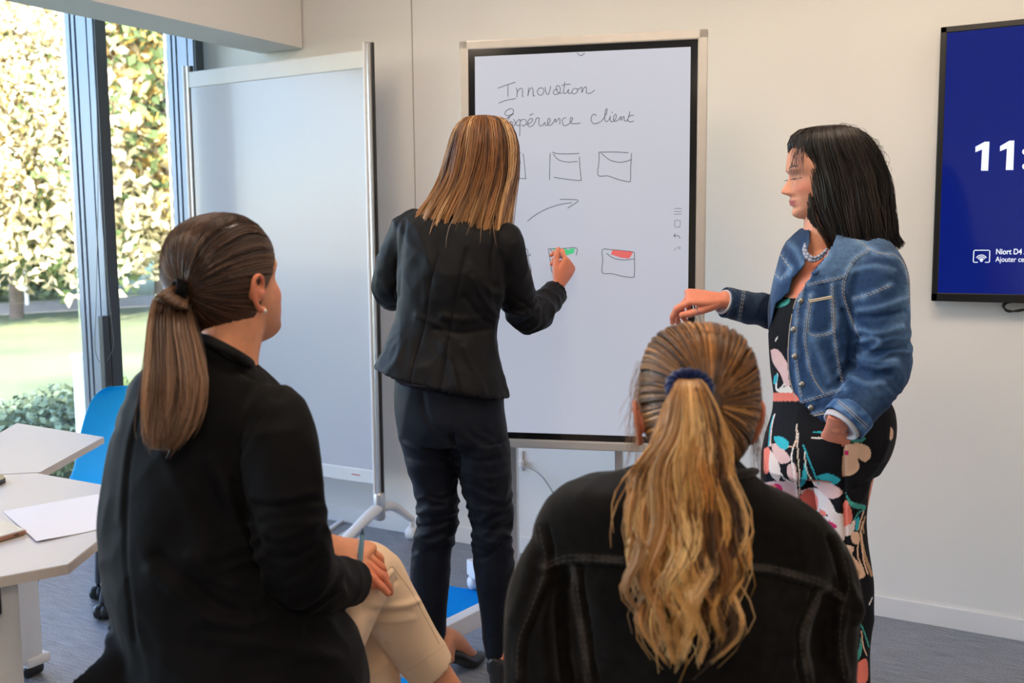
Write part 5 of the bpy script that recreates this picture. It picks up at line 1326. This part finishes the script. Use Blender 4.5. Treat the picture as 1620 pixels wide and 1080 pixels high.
N_ = 84; base = palette(r, N_, [(218, 164, 92), (238, 190, 128), (196, 134, 66), (150, 98, 50), (92, 60, 36)], [.30, .22, .22, .14, .14], .08)[k]; base = base*(1+.17*r.normal(size=(len(base), 1)))
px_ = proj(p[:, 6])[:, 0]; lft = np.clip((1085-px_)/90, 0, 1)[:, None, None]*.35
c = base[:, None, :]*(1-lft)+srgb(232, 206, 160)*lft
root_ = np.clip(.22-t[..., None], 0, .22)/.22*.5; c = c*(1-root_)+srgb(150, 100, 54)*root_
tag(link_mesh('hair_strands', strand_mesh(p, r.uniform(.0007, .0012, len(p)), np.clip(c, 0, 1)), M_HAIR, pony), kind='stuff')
# navy scrunchie: a puckered ring
cen = P(1091, 613, 1.335); u_ = RIGHT; v_ = nrm(UPV*.75+AWAY*.55); V = []; F = []; nu_, nv_ = 96, 16
for i in range(nu_):
    a = 2*math.pi*i/nu_; ring = cen+.0245*math.cos(a)*u_+.020*math.sin(a)*v_; out_ = nrm(math.cos(a)*u_+math.sin(a)*v_); up_ = np.cross(u_, v_)
    for j in range(nv_):
        b = 2*math.pi*j/nv_; rr = .0085*(1+.10*math.sin(a*17+2*math.sin(b))+.08*math.sin(a*31+b*2)); V.append(ring+out_*math.cos(b)*rr+up_*math.sin(b)*rr*1.25)
for i in range(nu_):
    for j in range(nv_): F.append((i*nv_+j, i*nv_+(j+1) % nv_, ((i+1) % nu_)*nv_+(j+1) % nv_, ((i+1) % nu_)*nv_+j))
link_mesh('scrunchie', mesh_from(V, F), fabric('navy_velvet', tuple(srgb(18, 36, 86)), .7, .6), pC)

# ================================================================== the woman in the blue denim jacket
HD = (P(1301, 273, 2.60), frame_of(-88, -7, 0))
b_ = P(1330, 1180, 2.62)
pD = person((b_[0], b_[1], 0), 'standing woman in blue denim jacket and floral black trousers holding out her hand')
zm = lambda x, y: (1040+x*.4444, 180+y*.4444); zn = lambda x, y: (1200+x*.3146, 340+y*.3148); zt = lambda x, y: (1180+x*.2407, 580+y*.2407); zu = lambda x, y: (1180+x*.2407, 820+y*.2407)
secD = [S((1270, 361), (1345, 368), 2.63, .080), S((1255, 374), (1375, 376), 2.63, .118), S((1240, 396), (1400, 388), 2.62, .150), S((1233, 425), (1414, 410), 2.62, .168), S((1225, 455), (1416, 445), 2.62, .170),
        S((1219, 490), (1412, 485), 2.62, .165), S((1219, 530), (1404, 525), 2.62, .158), S((1220, 570), (1396, 565), 2.62, .150), S((1224, 605), (1392, 600), 2.62, .148), S((1232, 632), (1394, 628), 2.62, .150), S((1240, 656), (1396, 646), 2.62, .152)]
armN = [P(1372, 402, 2.57), P(1388, 436, 2.49), P(1393, 485, 2.46), P(1398, 535, 2.45), P(1398, 575, 2.455), P(1382, 610, 2.455), P(1356, 642, 2.445), P(1337, 666, 2.435)]
armNr = [.062, .070, .068, .062, .064, .060, .056, .052]
armF = [P(1300, 415, 2.76), P(1272, 440, 2.82), P(1262, 485, 2.86), P(1240, 496, 2.86), P(1212, 491, 2.84), P(1180, 485, 2.81), P(1150, 478, 2.785)]
armFr = [.055, .058, .054, .052, .048, .045, .042]
DB = srgb(52, 92, 140)
seamsD = [[zm(705, 445), zm(750, 482), zm(705, 515), zm(672, 570), zm(662, 640), zm(690, 730), zm(722, 800)], [zm(750, 482), zm(800, 498), zm(850, 505), zm(885, 555), zm(896, 640), zm(898, 690)],
          [zn(245, 352), zn(300, 340), zn(380, 322), zn(440, 305)], [zn(262, 400), zn(240, 520), zn(235, 640), zn(268, 800), zn(325, 895)], [zn(370, 350), zn(372, 500), zn(385, 640), zn(408, 780), zn(424, 850)],
          [zn(226, 360), zn(196, 480), zn(184, 640), zn(197, 800), zn(218, 925)], [zn(215, 940), zn(300, 915), zn(430, 872)], [zn(238, 1008), zn(320, 990), zn(400, 972)], [zn(345, 198), zn(290, 265), zn(245, 330)], [zn(108, 195), zn(165, 275)], [zn(80, 290), zn(112, 320), zn(158, 280)],
          [zn(262, 435), zn(246, 560), zn(256, 598), zn(308, 605), zn(380, 572), zn(376, 420)], [zm(700, 660), zm(760, 640), zm(830, 610)], [zm(310, 625), zm(300, 680), zm(290, 740)], [zm(262, 620), zm(250, 680), zm(236, 730)]]
def fade_d(me, co, no, c, disp):
    q = proj(co)[:, :2]; f = np.zeros(len(co))
    for s_ in seamsD:
        d, _ = seg_dist(q, catmull(np.array(s_), 4)); f = np.maximum(f, np.exp(-(d/5.5)**2)*.75)
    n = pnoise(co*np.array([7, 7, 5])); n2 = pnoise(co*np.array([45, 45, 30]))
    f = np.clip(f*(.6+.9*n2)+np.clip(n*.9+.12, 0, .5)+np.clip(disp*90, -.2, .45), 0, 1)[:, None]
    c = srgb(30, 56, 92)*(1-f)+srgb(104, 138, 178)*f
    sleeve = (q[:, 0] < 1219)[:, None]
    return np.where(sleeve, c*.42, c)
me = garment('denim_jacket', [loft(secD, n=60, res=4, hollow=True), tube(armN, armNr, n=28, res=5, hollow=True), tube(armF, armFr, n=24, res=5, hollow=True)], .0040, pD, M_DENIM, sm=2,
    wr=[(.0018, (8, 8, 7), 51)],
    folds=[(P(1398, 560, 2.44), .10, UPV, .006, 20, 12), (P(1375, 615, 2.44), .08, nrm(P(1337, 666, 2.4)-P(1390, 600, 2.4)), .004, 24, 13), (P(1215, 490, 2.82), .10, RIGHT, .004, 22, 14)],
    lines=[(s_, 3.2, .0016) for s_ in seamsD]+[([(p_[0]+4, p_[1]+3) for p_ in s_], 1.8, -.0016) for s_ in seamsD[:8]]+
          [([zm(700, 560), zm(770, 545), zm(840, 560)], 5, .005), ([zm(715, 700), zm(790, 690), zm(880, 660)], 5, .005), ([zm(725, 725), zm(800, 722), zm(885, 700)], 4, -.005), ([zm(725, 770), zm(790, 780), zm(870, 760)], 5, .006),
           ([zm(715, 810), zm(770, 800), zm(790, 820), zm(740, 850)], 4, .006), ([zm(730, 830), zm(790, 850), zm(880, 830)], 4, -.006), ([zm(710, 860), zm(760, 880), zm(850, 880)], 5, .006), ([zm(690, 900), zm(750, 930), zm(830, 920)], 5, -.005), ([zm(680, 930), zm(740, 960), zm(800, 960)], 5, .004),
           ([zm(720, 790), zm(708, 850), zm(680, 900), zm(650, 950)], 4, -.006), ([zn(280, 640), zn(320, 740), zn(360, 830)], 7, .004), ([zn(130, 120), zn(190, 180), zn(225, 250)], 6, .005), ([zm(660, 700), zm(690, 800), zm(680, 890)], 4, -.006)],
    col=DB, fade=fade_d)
# the open front: cut the cloth away between the two front edges
co, no = co_no(me); pj = proj(co); view = co-CAM; view /= np.linalg.norm(view, axis=1)[:, None]; fr_ = (no*view).sum(1) < .15
opn = [(1283, 350), (1281, 378), (1273, 420), (1252, 443), (1248, 463), (1226, 482), (1219, 516), (1205, 540), (1200, 700), (1262, 662), (1274, 660), (1260, 639), (1247, 601), (1244, 560), (1247, 516), (1256, 478), (1275, 446), (1303, 408), (1320, 380), (1330, 350)]
kill = in_poly(pj[:, :2], opn) & fr_ & (pj[:, 2] < 2.72)
kill |= in_poly(pj[:, :2], [(1200, 528), (1221, 528), (1229, 580), (1236, 628), (1250, 664), (1200, 700)])
bm = bmesh.new(); bm.from_mesh(me); bm.verts.ensure_lookup_table()
bmesh.ops.delete(bm, geom=[bm.verts[i] for i in np.where(kill)[0]], context='VERTS'); bm.to_mesh(me); bm.free()
jd = finish('denim_jacket', me.copy(), M_DENIM, pD)
sol = jd.modifiers.new('thickness', 'SOLIDIFY'); sol.thickness = .0022; sol.offset = -1
th = []
for s_ in seamsD:
    for o_ in (-1.7, 1.7): th.append(([(p_[0]+o_*.8, p_[1]+o_*.6) for p_ in s_], .00055, (4, 2), 1.2))
th.append(([zn(255, 430), zn(310, 420), zn(368, 409)], .0022, None, 1.5)); th.append(([zn(258, 438), zn(310, 428), zn(368, 417)], .0018, None, 1.5))
threads(me, th, M_STITCH, pD)
# frayed pale edge of the opening
bv = bvh_of(me); mb = MB()
for e_ in ([(1273, 450), (1258, 478), (1250, 516), (1247, 560), (1250, 601), (1262, 637), (1276, 657), (1300, 655), (1330, 648)],):
    for run in drape(bv, e_, .001, .0003, 1.5): mb.tube(run, .0014, n=5)
tag(mb.build('front_edge', M_STITCH, pD, smooth=True), kind='stuff')
M_RIVET = mat('aged_pewter_button', (.30, .28, .26), .35, .9)
for q in ((207, 432), (170, 575), (176, 710), (213, 850), (257, 968)):
    x_, y_ = zn(*q); h_ = bv.ray_cast(Vector(CAM), Vector(ray(x_+2, y_)))
    if h_[0] is None: continue
    c_, n_ = np.array(h_[0]), nrm(-np.array(ray(x_, y_))*.6+np.array(h_[1])*.4)
    mb = MB(); mb.tube([c_-n_*.002, c_+n_*.0022], .0078, n=16); mb.tube([c_+n_*.0022, c_+n_*.0034], [.0055, .0045], n=14); mb.build('button', M_RIVET, pD, smooth='auto')
ck = [P(1262, 428, 2.64), P(1259, 396, 2.68), P(1272, 372, 2.73), P(1310, 368, 2.75), P(1348, 378, 2.68), P(1346, 392, 2.57), P(1318, 404, 2.51), P(1288, 432, 2.49)]
V, F = tube(ck, [.012, .016, .018, .018, .018, .017, .016, .012], n=16, res=5, flat=.30, up=UPV); m_ = fuse([(np.array(V), F)], .0026, 1); co_, _ = co_no(m_); n_ = np.clip(pnoise(co_*40)*.7+.3, 0, 1)[:, None]
set_col(m_, srgb(34, 62, 100)*(1-n_*.5)+srgb(104, 138, 178)*n_*.5); finish('collar', m_, M_DENIM, pD)
# turned-up cuffs
def cuff(a, b, r_, name='cuff', flat=1.0):
    V, F = tube([a, a*.5+b*.5, b], [r_*1.02, r_*1.04, r_*1.05], n=40, hollow=True, round_ends=False)
    m_ = fuse([(np.array(V), F)], .0026, 1); co_, _ = co_no(m_); n_ = np.clip(pnoise(co_*40)*.8+.35, 0, 1)[:, None]
    return m_, n_
c0, c1 = P(1352, 650, 2.44), P(1334, 669, 2.433)
m_, n_ = cuff(c0, c1, .054); set_col(m_, srgb(44, 82, 132)*(1-n_*.6)+srgb(130, 165, 205)*n_*.6); finish('cuff', m_.copy(), M_DENIM, pD)
threads(m_, [([(1327, 633), (1345, 648), (1373, 674)], .0007), ([(1325, 636), (1343, 651), (1371, 678)], .0006), ([(1308, 653), (1328, 672), (1353, 691)], .0007), ([(1310, 650), (1330, 669), (1356, 688)], .0006)], M_STITCH, pD)
V, F = tube([c1, P(1329, 675, 2.43)], [.049, .046], n=30, hollow=True, round_ends=False); MB().add(V, F).build('shirt_cuff', mat('pale_grey_cotton', tuple(srgb(196, 196, 204)), .9), pD, smooth=True)
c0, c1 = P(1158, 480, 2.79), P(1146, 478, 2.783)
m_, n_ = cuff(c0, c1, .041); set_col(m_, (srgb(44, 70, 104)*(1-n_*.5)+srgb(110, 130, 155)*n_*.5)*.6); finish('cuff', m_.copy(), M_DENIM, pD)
V, F = tube([c1, P(1143, 477, 2.78)], [.036, .034], n=26, hollow=True, round_ends=False); MB().add(V, F).build('shirt_cuff', bpy.data.materials['pale_grey_cotton'], pD, smooth=True)
# body, head and hands
neckD = tube([P(1300, 440, 2.62), P(1300, 400, 2.62), P(1305, 360, 2.61), P(1308, 320, 2.60)], [.075, .060, .054, .056], n=20, res=3)
chest = loft([S((1272, 400), (1340, 385), 2.62, .07), S((1252, 420), (1385, 405), 2.62, .13), S((1240, 445), (1400, 440), 2.62, .15), S((1232, 480), (1395, 480), 2.62, .145), S((1234, 540), (1385, 540), 2.62, .13), S((1240, 620), (1380, 615), 2.62, .13)], n=34, res=3)
hd = fuse(place(head_parts(nose=1.12), *HD)+[neckD, chest], .0026, 2, .55)
wF = P(1143, 474, 2.78)
hF = hand_parts(wF, -RIGHT*1.0+UPV*.10-AWAY*.02, UPV*.92-AWAY*.38, -1, [(34, 38, 26), (58, 40, 26), (70, 36, 24), (80, 34, 24)], thumb=(.93, .36, -.38), tcurl=6, s=1.05, spread=.6)
wN = P(1322, 676, 2.452)
hN = hand_parts(wN, -UPV*.78+RIGHT*.12+AWAY*.62, -AWAY*.9-RIGHT*.35, -1, [(10, 15, 10)]*4, thumb=(.9, .35, .0), tcurl=8, s=.95)
legN = [P(1350, 700, 2.58), P(1332, 830, 2.58), P(1342, 930, 2.58), P(1338, 1060, 2.58), P(1335, 1165, 2.58)]
legF = [P(1280, 700, 2.70), P(1252, 830, 2.72), P(1256, 930, 2.72), P(1256, 1060, 2.72), P(1256, 1140, 2.72)]
core = fuse([loft([S((1240, 600), (1390, 600), 2.62, .13), S((1225, 700), (1390, 700), 2.62, .14), S((1222, 745), (1375, 745), 2.62, .13)], n=30, res=2), tube(legN, [.07, .055, .048, .035, .032], n=16, res=2), tube(legF, [.07, .055, .048, .035, .032], n=16, res=2),
             tube([P(1380, 420, 2.52), P(1396, 560, 2.46), wN], [.045, .036, .027], n=14, res=3), tube([P(1275, 440, 2.82), P(1255, 490, 2.86), wF], [.042, .036, .027], n=14, res=3)], .009, 2)
ft = fuse(foot_parts(P(1335, 1165, 2.58), -RIGHT*.8-AWAY*.3, .03)+foot_parts(P(1256, 1140, 2.72), -RIGHT*.8-AWAY*.2, .03), .005, 2)
me = join_meshes([hd, core, ft, fuse(hF, .0018, 1, .5), fuse(hN, .002, 1, .4)]); paint_skin(me, HD, base=(224, 158, 130), lip=(176, 84, 100), blush=.45); finish('body', me, M_SKIN, pD); eyes(HD, pD, (60, 40, 30), True)
for a_ in (P(1335, 1165, 2.58), P(1256, 1140, 2.72)): shoe(a_, -RIGHT*.8-AWAY*.25, M_SHOE, pD, heel=.03)
# lashes
for s in (1, -1):
    mb = MB()
    for i in range(15):
        a = -.011+.022*i/14; b0 = np.array([s*.031+a, .0835-a*a*40, -.006]); mb.tube([wpt(HD, b0), wpt(HD, b0+[a*.2, .005, -.002]), wpt(HD, b0+[a*.3, .009, -.001])], [.0005, .0004, .0002], n=4)
    tag(mb.build('eyelashes', M_BLACKPL, pD, smooth=True), kind='stuff')
# floral jumpsuit
tp = loft([S((1246, 455), (1388, 452), 2.62, .148), S((1229, 474), (1395, 470), 2.62, .152), S((1222, 500), (1394, 500), 2.62, .150), S((1219, 545), (1388, 545), 2.62, .140), S((1221, 585), (1384, 580), 2.62, .138), S((1227, 622), (1388, 618), 2.62, .140), S((1227, 636), (1400, 630), 2.62, .142),
           S((1225, 655), (1410, 650), 2.62, .148), S((1216, 685), (1412, 680), 2.62, .155), S((1208, 715), (1404, 712), 2.62, .150), S((1206, 742), (1388, 742), 2.62, .135)], n=48, res=4)
lN = loft([S((1268, 725), (1396, 725), 2.56, .085), S((1286, 760), (1373, 760), 2.56, .080), S((1292, 800), (1369, 800), 2.56, .078), S((1298, 840), (1371, 840), 2.56, .075), S((1306, 892), (1379, 892), 2.56, .072), S((1311, 922), (1382, 922), 2.56, .070), S((1310, 970), (1379, 970), 2.56, .068), S((1306, 1036), (1374, 1036), 2.56, .068), S((1304, 1130), (1372, 1130), 2.56, .068)], n=36, res=4, hollow=True)
lF = loft([S((1206, 725), (1320, 725), 2.69, .085), S((1206, 770), (1312, 770), 2.70, .080), S((1208, 830), (1300, 830), 2.71, .076), S((1214, 920), (1296, 920), 2.72, .072), S((1216, 1036), (1292, 1036), 2.72, .068), S((1216, 1118), (1292, 1118), 2.72, .068)], n=36, res=4, hollow=True)
me = fuse([tp, lN, lF], .0028, 2); wrinkle(me, .0025, (7, 7, 4), 61)
sculpt(me, [([(1334, 706), (1334, 760), (1336, 830), (1340, 900)], 3, -.008), ([(1404, 700), (1385, 742), (1360, 760)], 5, .006), ([(1395, 735), (1375, 762), (1350, 772)], 4, -.006), ([(1376, 765), (1362, 790), (1345, 800)], 4, .004), ([(1262, 650), (1258, 700), (1262, 790)], 4, .003)])
co, no = co_no(me); q = proj(co)[:, :2]; c = np.tile(srgb(13, 13, 20), (len(co), 1))
TEAL, PINK, PALE, CORAL, MAG, PEACH, WHITE, BROWN, GREEN = [srgb(*x) for x in ((52, 180, 198), (226, 188, 186), (232, 214, 208), (238, 128, 112), (212, 40, 110), (232, 190, 162), (236, 228, 220), (190, 148, 112), (70, 160, 150))]
def poly(T, pts, col):
    P2 = [T(*p_) for p_ in pts]; n_ = len(P2); A = np.array(P2+P2[:1]); sm = catmull(A, 4); c[in_poly(q, sm)] = col
def line(T, pts, w_, col):
    d, _ = seg_dist(q, catmull(np.array([T(*p_) for p_ in pts]), 5)); c[d < w_*.7+.45] = col
# scattered print over all the cloth, so the back is not blank
rr = np.random.default_rng(77); uv = np.stack([(co-CAM) @ RIGHT, co[:, 2]], 1)
back = (no @ AWAY) > -.05
for i in range(46):
    u0 = rr.uniform(uv[:, 0].min(), uv[:, 0].max()); v0 = rr.uniform(.1, 1.2); R_ = rr.uniform(.02, .05); col = [PINK, PALE, CORAL, PEACH, TEAL, GREEN][rr.integers(0, 6)]; a0 = rr.uniform(0, 6)
    dx, dy = uv[:, 0]-u0, uv[:, 1]-v0; ang = np.arctan2(dy, dx); rad = np.hypot(dx, dy); pet = R_*(.7+.3*np.cos(ang*5+a0)) if i % 3 else R_*(.35+.65*np.abs(np.cos(ang-a0))**3)
    m_ = back & (rad < pet); c[m_] = col; c[back & (rad < R_*.18)] = MAG if i % 3 else col
poly(zt, [(118, 540), (150, 530), (165, 600), (150, 690), (118, 690)], CORAL); poly(zt, [(160, 545), (200, 600), (228, 680), (218, 748), (190, 742), (155, 690), (150, 620)], PALE)
poly(zt, [(165, 505), (215, 510), (292, 600), (270, 632), (220, 630), (180, 570)], PINK); poly(zt, [(180, 458), (232, 458), (282, 500), (268, 542), (235, 540), (195, 500)], TEAL)
poly(zt, [(275, 645), (318, 632), (336, 700), (336, 762), (290, 740), (268, 690)], PINK); poly(zt, [(118, 762), (220, 750), (325, 768), (342, 850), (335, 900), (240, 850), (118, 830)], PINK)
poly(zt, [(188, 768), (225, 775), (242, 808), (215, 832), (190, 810)], MAG); poly(zt, [(160, 775), (200, 780), (195, 800), (165, 800)], CORAL)
poly(zt, [(356, 815), (430, 795), (500, 815), (565, 900), (592, 985), (500, 960), (400, 920)], PALE); poly(zt, [(356, 850), (400, 806), (445, 820), (475, 880), (465, 945), (410, 920), (370, 890)], CORAL); poly(zt, [(480, 930), (520, 950), (525, 980), (490, 970)], CORAL)
poly(zt, [(462, 720), (540, 700), (620, 740), (572, 774), (500, 752)], TEAL); poly(zt, [(442, 755), (540, 757), (636, 822), (600, 860), (545, 862), (485, 815)], PINK)
poly(zt, [(388, 610), (404, 690), (392, 760), (350, 797), (368, 725)], TEAL)
poly(zt, [(500, 985), (640, 982), (645, 1140), (560, 1140), (520, 1060)], PALE); poly(zt, [(545, 1010), (600, 1045), (575, 1065), (548, 1040)], MAG)
line(zt, [(335, 380), (330, 470), (300, 585), (318, 700), (345, 890)], .9, WHITE); line(zt, [(345, 440), (340, 560), (350, 700), (352, 860)], .8, WHITE); line(zt, [(378, 518), (425, 640), (478, 770)], 1.0, TEAL); line(zt, [(385, 560), (400, 680), (455, 780)], .6, WHITE)
line(zt, [(448, 428), (525, 430)], 1.0, TEAL); line(zt, [(435, 466), (542, 471)], 1.0, WHITE); line(zt, [(218, 690), (260, 740), (310, 765)], .8, WHITE); line(zt, [(280, 525), (318, 520), (330, 480)], .8, PEACH)
line(zt, [(190, 310), (172, 380), (158, 520)], .8, PALE); line(zt, [(180, 320), (160, 400), (148, 520)], .6, TEAL); line(zt, [(565, 935), (600, 965), (640, 975)], .8, WHITE)
poly(zt, [(660, 470), (780, 463), (765, 495), (700, 497)], GREEN); poly(zt, [(650, 512), (740, 500), (808, 530), (822, 585), (782, 626), (735, 600), (746, 660), (708, 705), (636, 712), (636, 600)], PEACH); poly(zt, [(648, 548), (676, 552), (672, 580), (650, 575)], MAG)
poly(zt, [(655, 828), (700, 888), (782, 908), (782, 932), (705, 926), (668, 880)], GREEN); poly(zt, [(642, 892), (665, 880), (698, 960), (690, 1025), (644, 1045)], CORAL); poly(zt, [(690, 1030), (720, 1000), (705, 1090), (650, 1110), (640, 1060)], PALE)
line(zt, [(782, 935), (740, 960), (710, 1010)], .9, GREEN); line(zt, [(775, 950), (755, 1010), (740, 1070)], .9, PEACH); line(zt, [(785, 985), (770, 1040), (775, 1090)], 1.1, BROWN); poly(zt, [(725, 1000), (745, 985), (740, 1060), (722, 1075)], TEAL)
poly(zt, [(950, 390), (968, 420), (965, 470), (945, 475)], PEACH)
poly(zu, [(690, 95), (735, 85), (748, 140), (722, 170), (692, 140)], PEACH); poly(zu, [(652, 172), (712, 190), (698, 240), (752, 300), (785, 372), (742, 396), (680, 372), (662, 290)], PEACH); poly(zu, [(690, 330), (745, 340), (740, 385), (695, 370)], BROWN)
line(zu, [(770, 20), (745, 130), (735, 240), (770, 330)], 1.0, PEACH); line(zu, [(752, 110), (782, 240), (828, 372)], 2.6, BROWN); line(zu, [(760, 100), (772, 260), (800, 360)], 1.2, PEACH)
poly(zu, [(752, 775), (764, 860), (738, 935), (688, 968), (712, 915), (744, 850)], GREEN); line(zu, [(735, 665), (772, 730), (808, 840)], 1.2, GREEN); line(zu, [(760, 740), (770, 830), (795, 900)], .8, PEACH); line(zu, [(830, 520), (812, 565)], .8, WHITE)
poly(zu, [(690, 995), (740, 945), (795, 925), (800, 1060), (740, 1085), (712, 1040)], CORAL); poly(zu, [(668, 960), (690, 1000), (716, 1040), (706, 1060), (670, 1010)], PEACH)
poly(zn, [(72, 445), (150, 420), (148, 448), (78, 470)], GREEN); poly(zn, [(105, 405), (150, 372), (162, 392), (140, 412)], CORAL); poly(zn, [(60, 680), (88, 672), (118, 700), (150, 760), (165, 830), (140, 870), (110, 800), (72, 740)], PINK); poly(zn, [(88, 880), (150, 860), (170, 890), (120, 902)], WHITE)
line(zn, [(95, 800), (88, 860), (98, 880), (130, 850)], 1.5, WHITE); line(zn, [(85, 630), (95, 615)], .8, WHITE); poly(zn, [(78, 810), (95, 800), (92, 840), (75, 848)], TEAL)
band = (q[:, 1] > 621) & (q[:, 1] < 634.5) & (q[:, 0] < 1300); c[band] = CORAL
set_col(me, c*(1+.05*pnoise(co*40)[:, None])); finish('jumpsuit', me, M_PRINT, pD)
# necklace of grey-blue pearls
mb_pts = [(1272, 392), (1272, 398), (1274, 404), (1278, 409), (1284, 412.5), (1290, 412), (1296, 409), (1301, 405), (1306, 400)]
for rw in range(2):
    for i, q_ in enumerate(catmull(np.array(mb_pts, float), 2)):
        bm = bmesh.new(); bmesh.ops.create_icosphere(bm, subdivisions=2, radius=.0046); bm.verts.index_update()
        o_ = P(q_[0]+(rw*1.5), q_[1]-rw*5, 2.51+.012*abs(i-8)/8); mb = MB().add([np.array(v.co)+o_ for v in bm.verts], [tuple(v.index for v in f.verts) for f in bm.faces]); bm.free()
        mb.build('necklace_pearl', bpy.data.materials.get('blue_grey_pearl%d' % (i % 2)) or mat('blue_grey_pearl%d' % (i % 2), tuple(srgb(*((120, 136, 168), (176, 180, 200))[i % 2])), .18, spec=.8, coat=.6), pD, smooth=True)
# hair
secs = [S((1282, 202), (1330, 201), 2.60, .055), S((1264, 207), (1353, 206), 2.60, .085), S((1253, 220), (1370, 219), 2.60, .097), S((1252, 240), (1384, 240), 2.60, .104), S((1260, 262), (1392, 258), 2.60, .100), S((1266, 288), (1401, 284), 2.60, .103),
        S((1271, 314), (1406, 310), 2.60, .104), S((1277, 338), (1410, 334), 2.60, .104), S((1285, 362), (1413, 356), 2.60, .102), S((1296, 384), (1412, 374), 2.60, .098), S((1300, 400), (1420, 384), 2.60, .094), S((1306, 412), (1418, 392), 2.60, .086)]
me = fuse([loft([(s[0], s[1]*.93, s[2]*.93) for s in secs[:10]], n=40, res=3)], .005, 3); co, no = co_no(me); set_col(me, np.tile(srgb(26, 20, 18), (len(co), 1))*(1+.3*pnoise(co*[60, 60, 5])[:, None])); hcore = finish('hair', me, M_HAIR, pD)
p, k, t = loft_strands(secs, 4000, 13, 61, clumps=190, rho=(.88, 1.03), spread=.05, wave=(.0045, 12), tmax=(.80, 1.0), clump_pull=.75, fly=.006, jit=.0022)
base = palette(np.random.default_rng(3), 190, [(30, 24, 22), (42, 33, 29), (56, 44, 38), (20, 16, 15)], [.4, .3, .1, .2], .1)[k]
lp_ = []; r = np.random.default_rng(91)
for i in range(240):   # fringe and flyaways
    n_ = 13; tt_ = np.linspace(0, 1, n_); x0 = r.uniform(1258, 1285); x1 = r.uniform(1249, 1272); ye = r.uniform(238, 292)
    xs = x0+(x1-x0)*np.sin(tt_*1.57)+r.uniform(-3, 3)*np.sin(tt_*4+r.uniform(0, 6)); ys = 212+(ye-212)*tt_**1.1; lp_.append(np.array([P(a, b, dz) for a, b, dz in zip(xs, ys, np.full(n_, 2.60-r.uniform(-.07, .085)))]))
for i in range(90):
    n_ = 13; tt_ = np.linspace(0, 1, n_); a0 = r.uniform(-1.5, 1.4); x0, y0 = 1330, 275
    ang = a0+tt_*r.uniform(-.5, .5); rad = 72+r.uniform(2, 9)*np.sin(tt_*3.1)
    lp_.append(np.array([P(x0+rad_*math.sin(an), y0-rad_*math.cos(an), 2.60) for an, rad_ in zip(ang, rad)]))
lp_ = np.array(lp_); pall = np.concatenate([p, lp_]); call = np.concatenate([base, np.tile(srgb(38, 29, 26), (len(lp_), 1))])*(1+.1*r.normal(size=(len(pall), 1)))
rad_ = np.concatenate([r.uniform(.0008, .0013, len(p)), np.full(len(lp_), .00035)])
tag(link_mesh('hair_strands', strand_mesh(pall, rad_, np.clip(call, 0, 1)), M_HAIR, hcore), kind='stuff')
# folded spectacles dangling from her hand
gl = empty('spectacles', P(1098, 490, 2.77), 'thin metal spectacles dangling from the denim-jacketed woman\'s hand', 'glasses')
for a_, b_ in (((1099, 478), (1112, 518)), ((1096, 482), (1104, 520))):
    MB().tube([P(*a_, 2.745), P(*b_, 2.745)], .0014, n=8).build('temple', M_STEEL, gl, smooth=True)
for cx_ in (1104, 1124):
    cc = P(cx_, 530, 2.75); mb = MB(); mb.tube([cc+.021*math.cos(a)*RIGHT+.016*math.sin(a)*UPV for a in np.linspace(0, 6.283, 33)], .0011, n=6); mb.build('rim', M_STEEL, gl, smooth=True)
    V, F = loft([(cc+AWAY*.0006, RIGHT*.0205, UPV*.0155), (cc-AWAY*.0006, RIGHT*.0205, UPV*.0155)], n=32); MB().add(V, F).build('lens', M_GLASS, gl, smooth=False)
MB().tube([P(1113, 530, 2.75)-RIGHT*.003, P(1114, 527, 2.75), P(1115, 530, 2.75)+RIGHT*.003], .001, n=6).build('bridge', M_STEEL, gl, smooth=True)
